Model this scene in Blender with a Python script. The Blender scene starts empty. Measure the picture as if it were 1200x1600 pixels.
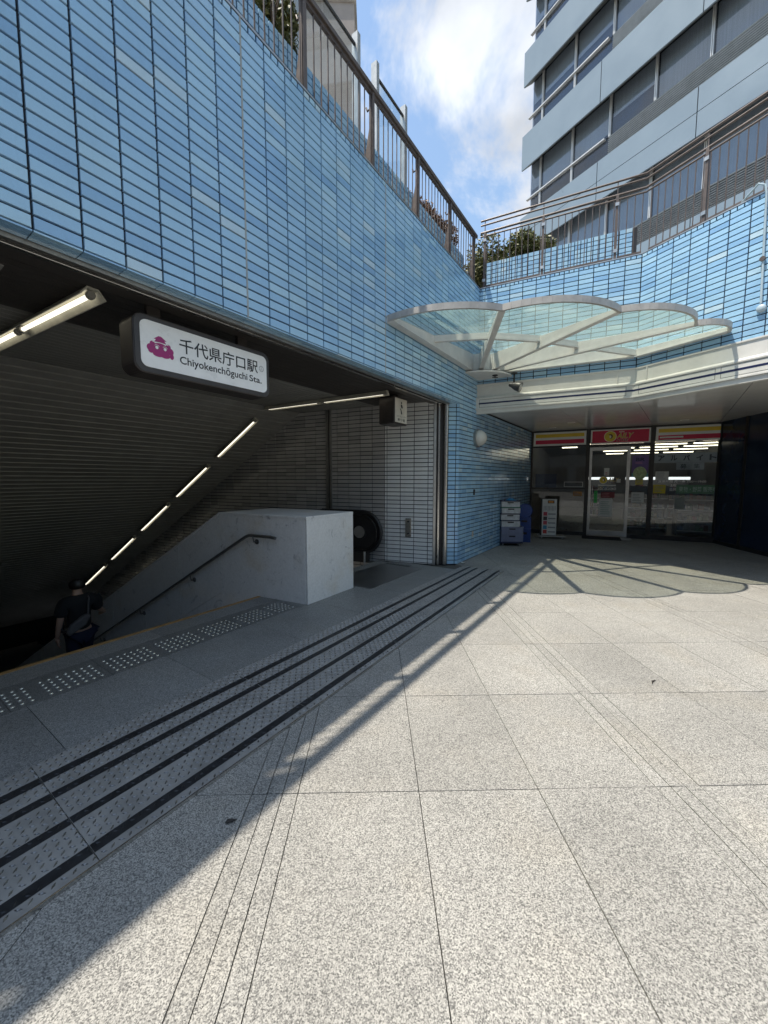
import bpy, math, random
from mathutils import Vector, Matrix
random.seed(7)
scene = bpy.context.scene
col = scene.collection
V = Vector
R = math.radians

# ------------------------------------------------------------------ camera
CAM_H = 1.55
PITCH, YAW = R(4.811), R(1.332)
cam = bpy.data.cameras.new('camera')
cam.sensor_fit = 'VERTICAL'
cam.sensor_height = 36.0
cam.lens = 13.5
cam.clip_start = 0.05
cam.clip_end = 2000
cam_o = bpy.data.objects.new('camera', cam)
col.objects.link(cam_o)
cam_o.location = (0, 0, CAM_H)
cam_o.rotation_euler = (math.pi / 2 - PITCH, 0, -YAW)
scene.camera = cam_o

# ------------------------------------------------------------------ sky and sun
TO_SUN = V((-0.376, -0.116, 1.0)).normalized()
SUN_EL = math.asin(TO_SUN.z)
SUN_AZ = math.atan2(TO_SUN.x, TO_SUN.y)          # clockwise from +Y
world = bpy.data.worlds.new('World')
scene.world = world
world.use_nodes = True
wt = world.node_tree
for n in list(wt.nodes):
    wt.nodes.remove(n)
w_out = wt.nodes.new('ShaderNodeOutputWorld')
sky = wt.nodes.new('ShaderNodeTexSky')
sky.sky_type = 'NISHITA'
sky.sun_disc = False
sky.sun_elevation = SUN_EL
sky.sun_rotation = SUN_AZ
sky.air_density = 1.5
sky.dust_density = 0.4
sky.ozone_density = 2.5
bg_sky = wt.nodes.new('ShaderNodeBackground')
bg_sky.inputs[1].default_value = 0.15
wt.links.new(sky.outputs[0], bg_sky.inputs[0])
bg_cl = wt.nodes.new('ShaderNodeBackground')
bg_cl.inputs[0].default_value = (0.85, 0.935, 1.08, 1)
bg_cl.inputs[1].default_value = 0.92
tc = wt.nodes.new('ShaderNodeTexCoord')
mp = wt.nodes.new('ShaderNodeMapping')
mp.inputs['Location'].default_value = (-2.62, 0.44, -1.30)
mp.inputs['Scale'].default_value = (1.0, 1.0, 1.35)
wt.links.new(tc.outputs['Generated'], mp.inputs[0])
nz = wt.nodes.new('ShaderNodeTexNoise')
nz.inputs['Scale'].default_value = 1.9
nz.inputs['Detail'].default_value = 7
nz.inputs['Roughness'].default_value = 0.63
nz.inputs['Distortion'].default_value = 0.35
wt.links.new(mp.outputs[0], nz.inputs['Vector'])
rp = wt.nodes.new('ShaderNodeValToRGB')
rp.color_ramp.elements[0].position = 0.49
rp.color_ramp.elements[1].position = 0.62
rp.color_ramp.interpolation = 'EASE'
wt.links.new(nz.outputs['Fac'], rp.inputs[0])
mixw = wt.nodes.new('ShaderNodeMixShader')
nz2 = wt.nodes.new('ShaderNodeTexNoise')
nz2.inputs['Scale'].default_value = 5.0
nz2.inputs['Detail'].default_value = 6
wt.links.new(mp.outputs[0], nz2.inputs['Vector'])
clr = wt.nodes.new('ShaderNodeMapRange')
clr.inputs[1].default_value = 0.35; clr.inputs[2].default_value = 0.65; clr.inputs[3].default_value = 0.48; clr.inputs[4].default_value = 0.74
wt.links.new(nz2.outputs['Fac'], clr.inputs[0])
wt.links.new(clr.outputs[0], bg_cl.inputs[1])
wt.links.new(rp.outputs[0], mixw.inputs[0])
wt.links.new(bg_sky.outputs[0], mixw.inputs[1])
wt.links.new(bg_cl.outputs[0], mixw.inputs[2])
wt.links.new(mixw.outputs[0], w_out.inputs[0])

sun = bpy.data.lights.new('sun', 'SUN')
sun.energy = 4.1
sun.angle = R(0.53)
sun.color = (1.0, 0.96, 0.9)
sun_o = bpy.data.objects.new('sun', sun)
col.objects.link(sun_o)
sun_o.location = (-10, -5, 30)
sun_o.rotation_euler = (-TO_SUN).to_track_quat('-Z', 'Y').to_euler()

scene.view_settings.view_transform = 'Standard'
scene.view_settings.look = 'None'
scene.view_settings.exposure = 0.64
scene.view_settings.gamma = 1.0
scene.view_settings.use_curve_mapping = False
scene.view_settings.use_white_balance = True        # the camera's white balance sits between sun and blue shade
scene.view_settings.white_balance_temperature = 6950
scene.view_settings.white_balance_tint = 10

# ------------------------------------------------------------------ frames of the place (metres)
class Frame:
    """a vertical plane: o + d*a (along), + n*b (outward), z up; local -y is outward"""
    def __init__(self, o, d):
        self.o = V((o[0], o[1], 0)); self.d = V((d[0], d[1], 0)).normalized()
        self.n = V((self.d.y, -self.d.x, 0)); self.rz = math.atan2(self.d.y, self.d.x)
    def __call__(self, a, b, z):
        p = self.o + self.d * a + self.n * b
        return V((p.x, p.y, z))
FP = Frame((1.5108, 6.9317), (0.58374, 0.81194))          # station wall
def SW(s, w, z): return FP(s, -w, z)                       # s along the wall, w into the station
RD = (0.8862, -0.4633)
c_ = FP(0.86, 0, 0)
FR1 = Frame((c_.x, c_.y), RD)                              # upper wall over the shop
K_ = FR1(2.60, 0, 0)
FR2 = Frame((K_.x, K_.y), (0.42502, -0.90518))             # its second leg, nearer to us
FF = Frame((4.5585, 11.1191), RD)                          # shop front
FT = Frame((6.5716, 16.9119), (0.46236, -0.88669))         # office block
q0 = SW(-0.53, 1.26, 0)
FI = Frame((q0.x, q0.y), RD)                               # side wall in the station: t runs towards us, negative goes in
ID = V((-RD[0], -RD[1], 0)).normalized()

def project(p):
    cp, sp = math.cos(PITCH), math.sin(PITCH)
    fw = V((math.sin(YAW) * cp, math.cos(YAW) * cp, -sp)); rt = V((math.cos(YAW), -math.sin(YAW), 0)); up = rt.cross(fw)
    v = p - V((0, 0, CAM_H)); z = v.dot(fw)
    if z < 0.05: return None
    return (600 + 600 * v.dot(rt) / z, 800 - 600 * v.dot(up) / z, z)
def in_view(p, m=0):
    q = project(p)
    return q is not None and -m < q[0] < 1200 + m and -m < q[1] < 1600 + m

# ------------------------------------------------------------------ materials
MATS = {}
def new_mat(name):
    m = bpy.data.materials.new(name); m.use_nodes = True
    nt = m.node_tree; b = nt.nodes['Principled BSDF']
    return m, nt, b
def N(nt, typ, **kw):
    n = nt.nodes.new(typ)
    for k, v in kw.items():
        if k in n.inputs: n.inputs[k].default_value = v
        else: setattr(n, k, v)
    return n
def plain(name, colr, rough=0.5, metal=0.0, var=0.12, scale=6.0, bump=0.0, bscale=120.0, spec=0.5, coat=0.0, stretch=None):
    """base colour with soft mottling and fine relief"""
    if name in MATS: return MATS[name]
    m, nt, b = new_mat(name)
    b.inputs['Roughness'].default_value = rough
    b.inputs['Metallic'].default_value = metal
    b.inputs['Specular IOR Level'].default_value = spec
    b.inputs['Coat Weight'].default_value = coat
    g = N(nt, 'ShaderNodeNewGeometry')
    src = g.outputs['Position']
    if stretch:
        mpn = N(nt, 'ShaderNodeMapping'); mpn.inputs['Scale'].default_value = stretch
        nt.links.new(src, mpn.inputs[0]); src = mpn.outputs[0]
    nn = N(nt, 'ShaderNodeTexNoise', Scale=scale, Detail=6.0, Roughness=0.62)
    nt.links.new(src, nn.inputs['Vector'])
    mr = N(nt, 'ShaderNodeMapRange'); mr.inputs[1].default_value = 0.3; mr.inputs[2].default_value = 0.7
    mr.inputs[3].default_value = 1 - var; mr.inputs[4].default_value = 1 + var
    nt.links.new(nn.outputs['Fac'], mr.inputs[0])
    mx = N(nt, 'ShaderNodeMix', data_type='RGBA', blend_type='MULTIPLY')
    mx.inputs[0].default_value = 1.0
    mx.inputs[6].default_value = (*colr, 1)
    cmb = N(nt, 'ShaderNodeCombineColor')
    for i in range(3): nt.links.new(mr.outputs[0], cmb.inputs[i])
    nt.links.new(cmb.outputs[0], mx.inputs[7])
    nt.links.new(mx.outputs[2], b.inputs['Base Color'])
    rr = N(nt, 'ShaderNodeMapRange'); rr.inputs[1].default_value = 0.3; rr.inputs[2].default_value = 0.7
    rr.inputs[3].default_value = max(0.02, rough * 0.85); rr.inputs[4].default_value = min(1, rough * 1.15)
    nt.links.new(nn.outputs['Fac'], rr.inputs[0]); nt.links.new(rr.outputs[0], b.inputs['Roughness'])
    if bump:
        n2 = N(nt, 'ShaderNodeTexNoise', Scale=bscale, Detail=3.0)
        nt.links.new(src, n2.inputs['Vector'])
        bp = N(nt, 'ShaderNodeBump', Strength=bump, Distance=0.01)
        nt.links.new(n2.outputs['Fac'], bp.inputs['Height']); nt.links.new(bp.outputs[0], b.inputs['Normal'])
    MATS[name] = m
    return m
def emit(name, colr, strength):
    if name in MATS: return MATS[name]
    m, nt, b = new_mat(name)
    b.inputs['Base Color'].default_value = (*colr, 1)
    b.inputs['Emission Color'].default_value = (*colr, 1)
    b.inputs['Emission Strength'].default_value = strength
    MATS[name] = m
    return m
def two_sided_fresnel(nt, ior):
    """the same reflectance from both sides of a thin pane"""
    g = N(nt, 'ShaderNodeNewGeometry'); ma = N(nt, 'ShaderNodeMath', operation='MULTIPLY_ADD')
    ma.inputs[1].default_value = 1 / ior - ior; ma.inputs[2].default_value = ior
    nt.links.new(g.outputs['Backfacing'], ma.inputs[0])
    fr = N(nt, 'ShaderNodeFresnel'); nt.links.new(ma.outputs[0], fr.inputs['IOR'])
    return fr
def glass(name, tint=(0.9, 0.95, 0.95), ior=1.7, rough=0.0):
    if name in MATS: return MATS[name]
    m, nt, b = new_mat(name)
    out = nt.nodes['Material Output']
    tr = N(nt, 'ShaderNodeBsdfTransparent'); tr.inputs[0].default_value = (*tint, 1)
    gl = N(nt, 'ShaderNodeBsdfGlossy'); gl.inputs['Roughness'].default_value = rough
    gl.inputs[0].default_value = (0.95, 0.97, 1, 1)
    fr = two_sided_fresnel(nt, ior)
    ms = N(nt, 'ShaderNodeMixShader')
    nt.links.new(fr.outputs[0], ms.inputs[0]); nt.links.new(tr.outputs[0], ms.inputs[1]); nt.links.new(gl.outputs[0], ms.inputs[2])
    nt.links.new(ms.outputs[0], out.inputs[0]); nt.nodes.remove(b)
    MATS[name] = m
    return m
def frosted(name, tint, body, fac, ior=1.5):
    """dusty tinted canopy glass: see-through, partly scattering"""
    m, nt, b = new_mat(name)
    out = nt.nodes['Material Output']
    tr = N(nt, 'ShaderNodeBsdfTransparent'); tr.inputs[0].default_value = (*tint, 1)
    df = N(nt, 'ShaderNodeBsdfDiffuse'); df.inputs[0].default_value = (*body, 1)
    tl = N(nt, 'ShaderNodeBsdfTranslucent'); tl.inputs[0].default_value = (*body, 1)
    m0 = N(nt, 'ShaderNodeMixShader'); m0.inputs[0].default_value = 0.6
    nt.links.new(df.outputs[0], m0.inputs[1]); nt.links.new(tl.outputs[0], m0.inputs[2])
    g = N(nt, 'ShaderNodeNewGeometry')
    nn = N(nt, 'ShaderNodeTexNoise', Scale=5.0, Detail=8.0, Roughness=0.7); nt.links.new(g.outputs['Position'], nn.inputs['Vector'])
    mr = N(nt, 'ShaderNodeMapRange'); mr.inputs[1].default_value = 0.3; mr.inputs[2].default_value = 0.75
    mr.inputs[3].default_value = fac * 0.7; mr.inputs[4].default_value = min(1, fac * 1.5)
    nt.links.new(nn.outputs['Fac'], mr.inputs[0])
    m1 = N(nt, 'ShaderNodeMixShader'); nt.links.new(mr.outputs[0], m1.inputs[0])
    nt.links.new(tr.outputs[0], m1.inputs[1]); nt.links.new(m0.outputs[0], m1.inputs[2])
    gl = N(nt, 'ShaderNodeBsdfGlossy', Roughness=0.05)
    fr = two_sided_fresnel(nt, ior)
    m2 = N(nt, 'ShaderNodeMixShader'); nt.links.new(fr.outputs[0], m2.inputs[0])
    nt.links.new(m1.outputs[0], m2.inputs[1]); nt.links.new(gl.outputs[0], m2.inputs[2])
    nt.links.new(m2.outputs[0], out.inputs[0]); nt.nodes.remove(b)
    MATS[name] = m
    return m
def tile_mat(name, stops, rough=0.22, grime=0.10, coat=0.3):
    """glazed tile: each tile takes its own shade (object random + per-face 'tint'), fine glaze mottling"""
    m, nt, b = new_mat(name)
    oi = N(nt, 'ShaderNodeObjectInfo'); at = N(nt, 'ShaderNodeAttribute', attribute_name='tint')
    ad = N(nt, 'ShaderNodeMath', operation='ADD'); nt.links.new(oi.outputs['Random'], ad.inputs[0]); nt.links.new(at.outputs['Fac'], ad.inputs[1])
    wn = N(nt, 'ShaderNodeTexWhiteNoise', noise_dimensions='1D'); nt.links.new(ad.outputs[0], wn.inputs['W'])
    cr = N(nt, 'ShaderNodeValToRGB'); cr.color_ramp.interpolation = 'LINEAR'
    while len(cr.color_ramp.elements) < len(stops): cr.color_ramp.elements.new(0.5)
    for e, (p, c) in zip(cr.color_ramp.elements, stops):
        e.position = p; e.color = (*c, 1)
    nt.links.new(wn.outputs['Value'], cr.inputs[0])
    g = N(nt, 'ShaderNodeNewGeometry')
    n1 = N(nt, 'ShaderNodeTexNoise', Scale=3.0, Detail=5.0); nt.links.new(g.outputs['Position'], n1.inputs['Vector'])
    n2 = N(nt, 'ShaderNodeTexNoise', Scale=260.0, Detail=2.0); nt.links.new(g.outputs['Position'], n2.inputs['Vector'])
    s = N(nt, 'ShaderNodeMath', operation='ADD'); nt.links.new(n1.outputs['Fac'], s.inputs[0]); nt.links.new(n2.outputs['Fac'], s.inputs[1])
    mr = N(nt, 'ShaderNodeMapRange'); mr.inputs[1].default_value = 0.7; mr.inputs[2].default_value = 1.3
    mr.inputs[3].default_value = 1 - grime; mr.inputs[4].default_value = 1 + grime
    nt.links.new(s.outputs[0], mr.inputs[0])
    cmb = N(nt, 'ShaderNodeCombineColor')
    for i in range(3): nt.links.new(mr.outputs[0], cmb.inputs[i])
    mx = N(nt, 'ShaderNodeMix', data_type='RGBA', blend_type='MULTIPLY'); mx.inputs[0].default_value = 1
    nt.links.new(cr.outputs[0], mx.inputs[6]); nt.links.new(cmb.outputs[0], mx.inputs[7])
    # rain streaks running down the wall
    ms = N(nt, 'ShaderNodeMapping'); ms.inputs['Scale'].default_value = (7.0, 7.0, 0.45); nt.links.new(g.outputs['Position'], ms.inputs[0])
    n5 = N(nt, 'ShaderNodeTexNoise', Scale=1.0, Detail=6.0, Roughness=0.7); nt.links.new(ms.outputs[0], n5.inputs['Vector'])
    m7 = N(nt, 'ShaderNodeMapRange'); m7.inputs[1].default_value = 0.52; m7.inputs[2].default_value = 0.8; m7.inputs[4].default_value = 0.45
    nt.links.new(n5.outputs['Fac'], m7.inputs[0])
    mx3 = N(nt, 'ShaderNodeMix', data_type='RGBA', blend_type='MULTIPLY'); mx3.inputs[7].default_value = (0.80, 0.80, 0.76, 1)
    nt.links.new(m7.outputs[0], mx3.inputs[0]); nt.links.new(mx.outputs[2], mx3.inputs[6])
    nt.links.new(mx3.outputs[2], b.inputs['Base Color'])
    rr = N(nt, 'ShaderNodeMapRange'); rr.inputs[3].default_value = rough * 0.7; rr.inputs[4].default_value = rough * 1.5
    nt.links.new(wn.outputs['Value'], rr.inputs[0]); nt.links.new(rr.outputs[0], b.inputs['Roughness'])
    b.inputs['Coat Weight'].default_value = coat; b.inputs['Coat Roughness'].default_value = 0.12
    n3 = N(nt, 'ShaderNodeTexNoise', Scale=14.0, Detail=2.0); nt.links.new(g.outputs['Position'], n3.inputs['Vector'])
    bp = N(nt, 'ShaderNodeBump', Strength=0.2, Distance=0.02); nt.links.new(n3.outputs['Fac'], bp.inputs['Height'])
    nt.links.new(bp.outputs[0], b.inputs['Normal'])
    MATS[name] = m
    return m
def granite(name, lo, mid, hi, rough=0.75, scale=110.0):
    m, nt, b = new_mat(name)
    g = N(nt, 'ShaderNodeNewGeometry'); oi = N(nt, 'ShaderNodeObjectInfo')
    # every slab is cut from another part of the block
    sc = N(nt, 'ShaderNodeVectorMath', operation='SCALE'); sc.inputs['Scale'].default_value = 31.0
    cb = N(nt, 'ShaderNodeCombineXYZ'); nt.links.new(oi.outputs['Random'], cb.inputs[0]); nt.links.new(oi.outputs['Random'], cb.inputs[2])
    nt.links.new(cb.outputs[0], sc.inputs[0])
    av = N(nt, 'ShaderNodeVectorMath', operation='ADD'); nt.links.new(g.outputs['Position'], av.inputs[0]); nt.links.new(sc.outputs[0], av.inputs[1])
    n1 = N(nt, 'ShaderNodeTexNoise', Scale=scale, Detail=3.0, Roughness=0.6, Distortion=0.4); nt.links.new(av.outputs[0], n1.inputs['Vector'])
    vo = N(nt, 'ShaderNodeTexVoronoi', Scale=scale * 1.35); nt.links.new(av.outputs[0], vo.inputs['Vector'])
    sp = N(nt, 'ShaderNodeSeparateColor'); nt.links.new(vo.outputs['Color'], sp.inputs[0])
    mxv = N(nt, 'ShaderNodeMath', operation='MULTIPLY_ADD'); mxv.inputs[1].default_value = 0.42
    nt.links.new(sp.outputs[0], mxv.inputs[0])
    half = N(nt, 'ShaderNodeMath', operation='MULTIPLY'); half.inputs[1].default_value = 0.62; nt.links.new(n1.outputs['Fac'], half.inputs[0])
    nt.links.new(half.outputs[0], mxv.inputs[2])
    cr = N(nt, 'ShaderNodeValToRGB')
    cr.color_ramp.elements[0].position = 0.30; cr.color_ramp.elements[0].color = (*lo, 1)
    cr.color_ramp.elements[1].position = 0.72; cr.color_ramp.elements[1].color = (*hi, 1)
    e = cr.color_ramp.elements.new(0.5); e.color = (*mid, 1)
    nt.links.new(mxv.outputs[0], cr.inputs[0])
    # wide dirt clouds + slab tone
    n2 = N(nt, 'ShaderNodeTexNoise', Scale=1.1, Detail=6.0, Roughness=0.65); nt.links.new(g.outputs['Position'], n2.inputs['Vector'])
    ad = N(nt, 'ShaderNodeMath', operation='MULTIPLY_ADD'); ad.inputs[1].default_value = 0.20; nt.links.new(oi.outputs['Random'], ad.inputs[0]); nt.links.new(n2.outputs['Fac'], ad.inputs[2])
    mr = N(nt, 'ShaderNodeMapRange'); mr.inputs[1].default_value = 0.4; mr.inputs[2].default_value = 0.85
    mr.inputs[3].default_value = 0.82; mr.inputs[4].default_value = 1.12
    nt.links.new(ad.outputs[0], mr.inputs[0])
    cmb = N(nt, 'ShaderNodeCombineColor')
    for i in range(3): nt.links.new(mr.outputs[0], cmb.inputs[i])
    # faint warm stains
    n4 = N(nt, 'ShaderNodeTexNoise', Scale=2.1, Detail=4.0); nt.links.new(g.outputs['Position'], n4.inputs['Vector'])
    m4 = N(nt, 'ShaderNodeMapRange'); m4.inputs[1].default_value = 0.52; m4.inputs[2].default_value = 0.75; m4.inputs[4].default_value = 0.35
    nt.links.new(n4.outputs['Fac'], m4.inputs[0])
    mx = N(nt, 'ShaderNodeMix', data_type='RGBA', blend_type='MULTIPLY'); mx.inputs[0].default_value = 1
    nt.links.new(cr.outputs[0], mx.inputs[6]); nt.links.new(cmb.outputs[0], mx.inputs[7])
    m5 = N(nt, 'ShaderNodeMix', data_type='RGBA', blend_type='MULTIPLY'); m5.inputs[7].default_value = (1.0, 0.93, 0.82, 1)
    nt.links.new(m4.outputs[0], m5.inputs[0]); nt.links.new(mx.outputs[2], m5.inputs[6])
    # trodden-in spots of gum and drips
    vg = N(nt, 'ShaderNodeTexVoronoi', Scale=1.7, Randomness=1.0); nt.links.new(g.outputs['Position'], vg.inputs['Vector'])
    mg = N(nt, 'ShaderNodeMapRange'); mg.inputs[1].default_value = 0.018; mg.inputs[2].default_value = 0.034; mg.inputs[3].default_value = 0.5; mg.inputs[4].default_value = 0.0
    nt.links.new(vg.outputs['Distance'], mg.inputs[0])
    m6 = N(nt, 'ShaderNodeMix', data_type='RGBA', blend_type='MULTIPLY'); m6.inputs[7].default_value = (0.42, 0.41, 0.40, 1)
    nt.links.new(mg.outputs[0], m6.inputs[0]); nt.links.new(m5.outputs[2], m6.inputs[6])
    nt.links.new(m6.outputs[2], b.inputs['Base Color'])
    b.inputs['Roughness'].default_value = rough
    b.inputs['Specular IOR Level'].default_value = 0.35
    bp = N(nt, 'ShaderNodeBump', Strength=0.35, Distance=0.004); nt.links.new(mxv.outputs[0], bp.inputs['Height']); nt.links.new(bp.outputs[0], b.inputs['Normal'])
    MATS[name] = m
    return m
def marble(name):
    m, nt, b = new_mat(name)
    g = N(nt, 'ShaderNodeNewGeometry')
    n1 = N(nt, 'ShaderNodeTexNoise', Scale=6.0, Detail=10.0, Roughness=0.72, Distortion=0.9); nt.links.new(g.outputs['Position'], n1.inputs['Vector'])
    cr = N(nt, 'ShaderNodeValToRGB')
    els = cr.color_ramp.elements
    els[0].position = 0.31; els[0].color = (0.36, 0.365, 0.365, 1)
    els[1].position = 0.70; els[1].color = (0.72, 0.72, 0.70, 1)
    e = els.new(0.40); e.color = (0.66, 0.66, 0.645, 1)
    nt.links.new(n1.outputs['Fac'], cr.inputs[0])
    n2 = N(nt, 'ShaderNodeTexNoise', Scale=40.0, Detail=5.0); nt.links.new(g.outputs['Position'], n2.inputs['Vector'])
    n3 = N(nt, 'ShaderNodeTexNoise', Scale=1.9, Detail=3.0); nt.links.new(g.outputs['Position'], n3.inputs['Vector'])
    m4 = N(nt, 'ShaderNodeMapRange'); m4.inputs[1].default_value = 0.55; m4.inputs[2].default_value = 0.72; m4.inputs[4].default_value = 0.5
    nt.links.new(n3.outputs['Fac'], m4.inputs[0])
    mx = N(nt, 'ShaderNodeMix', data_type='RGBA', blend_type='MULTIPLY'); mx.inputs[7].default_value = (0.86, 0.76, 0.62, 1)
    nt.links.new(m4.outputs[0], mx.inputs[0]); nt.links.new(cr.outputs[0], mx.inputs[6])
    mx2 = N(nt, 'ShaderNodeMix', data_type='RGBA', blend_type='OVERLAY'); mx2.inputs[0].default_value = 0.35
    nt.links.new(mx.outputs[2], mx2.inputs[6]); nt.links.new(n2.outputs['Fac'], mx2.inputs[7])
    nt.links.new(mx2.outputs[2], b.inputs['Base Color'])
    b.inputs['Roughness'].default_value = 0.38
    MATS[name] = m
    return m

M_TILE = tile_mat('blue_tile', [(0.0, (0.23, 0.43, 0.65)), (0.2, (0.29, 0.51, 0.715)), (0.85, (0.35, 0.575, 0.75)), (0.965, (0.39, 0.61, 0.755)), (0.99, (0.46, 0.63, 0.73)), (1.0, (0.49, 0.65, 0.73))], rough=0.13, grime=0.07, coat=0.6)
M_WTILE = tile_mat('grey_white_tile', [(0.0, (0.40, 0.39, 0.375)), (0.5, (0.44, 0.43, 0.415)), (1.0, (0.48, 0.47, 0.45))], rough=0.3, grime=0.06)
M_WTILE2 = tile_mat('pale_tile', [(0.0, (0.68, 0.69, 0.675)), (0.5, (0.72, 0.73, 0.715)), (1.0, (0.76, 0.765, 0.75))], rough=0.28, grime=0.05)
M_JOINT = plain('dark_joint', (0.022, 0.026, 0.034), 0.9, var=0.3, scale=20)
M_SEAL = plain('grey_sealant', (0.33, 0.35, 0.34), 0.8)
M_STEEL = plain('stainless_steel', (0.55, 0.54, 0.52), 0.26, 0.95, var=0.10, scale=3, stretch=(1, 1, 0.2))
M_STEELB = plain('brushed_steel', (0.42, 0.42, 0.41), 0.38, 0.9, var=0.14, scale=8)
M_BROWN = plain('brown_railing_paint', (0.11, 0.086, 0.076), 0.5, 0.2, var=0.25, scale=14)
M_WHITE = plain('off_white_paint', (0.70, 0.69, 0.66), 0.42, var=0.10, scale=5)
M_CORN = plain('cornice_enamel', (0.66, 0.655, 0.62), 0.35, var=0.07, scale=4)
M_WEATH = plain('weathered_white_steel', (0.44, 0.425, 0.395), 0.35, var=0.2, scale=7)
M_NAVY = plain('navy_stripe', (0.012, 0.018, 0.075), 0.4)
M_DARK = plain('dark_bronze', (0.030, 0.028, 0.027), 0.45, 0.2, var=0.2)
M_SIGNCASE = plain('sign_case', (0.045, 0.038, 0.036), 0.42, 0.1, var=0.25, scale=9)
M_BLACK = plain('black_rubber', (0.012, 0.012, 0.013), 0.42, var=0.2)
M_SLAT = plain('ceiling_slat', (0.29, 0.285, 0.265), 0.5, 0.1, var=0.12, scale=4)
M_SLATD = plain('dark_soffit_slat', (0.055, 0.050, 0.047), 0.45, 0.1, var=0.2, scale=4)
M_MARBLE = marble('grey_marble')
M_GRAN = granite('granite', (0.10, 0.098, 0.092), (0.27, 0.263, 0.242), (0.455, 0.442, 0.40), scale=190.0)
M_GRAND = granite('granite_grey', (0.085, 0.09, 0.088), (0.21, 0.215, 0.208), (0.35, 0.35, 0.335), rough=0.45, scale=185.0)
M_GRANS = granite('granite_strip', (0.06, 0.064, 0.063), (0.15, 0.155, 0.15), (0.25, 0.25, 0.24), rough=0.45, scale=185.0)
M_MORTAR = plain('mortar', (0.10, 0.095, 0.085), 0.95, var=0.3, scale=30)
M_CONC = plain('concrete', (0.36, 0.35, 0.33), 0.85, var=0.18, scale=3, bump=0.2, bscale=40)
M_PLATE = plain('worn_steel_plate', (0.31, 0.303, 0.285), 0.42, 0.15, var=0.22, scale=5)
M_LUG = plain('worn_lug', (0.20, 0.195, 0.185), 0.28, 0.7, var=0.3, scale=30)
M_STRIPE = plain('black_grip_stripe', (0.016, 0.017, 0.019), 0.5, var=0.35, scale=22)
M_TUBE = emit('lit_tube', (1.0, 0.98, 0.86), 0.95)
M_GLASS = glass('clear_glass', (0.90, 0.93, 0.93), 1.55)
M_GLASSR = glass('screen_glass', (0.93, 0.96, 0.96), 1.4)
M_GLASST = glass('office_glass', (0.74, 0.78, 0.82), 1.6)
M_CANOPY = frosted('canopy_glass', (0.68, 0.71, 0.63), (0.56, 0.78, 0.70), 0.22, 1.35)

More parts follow.
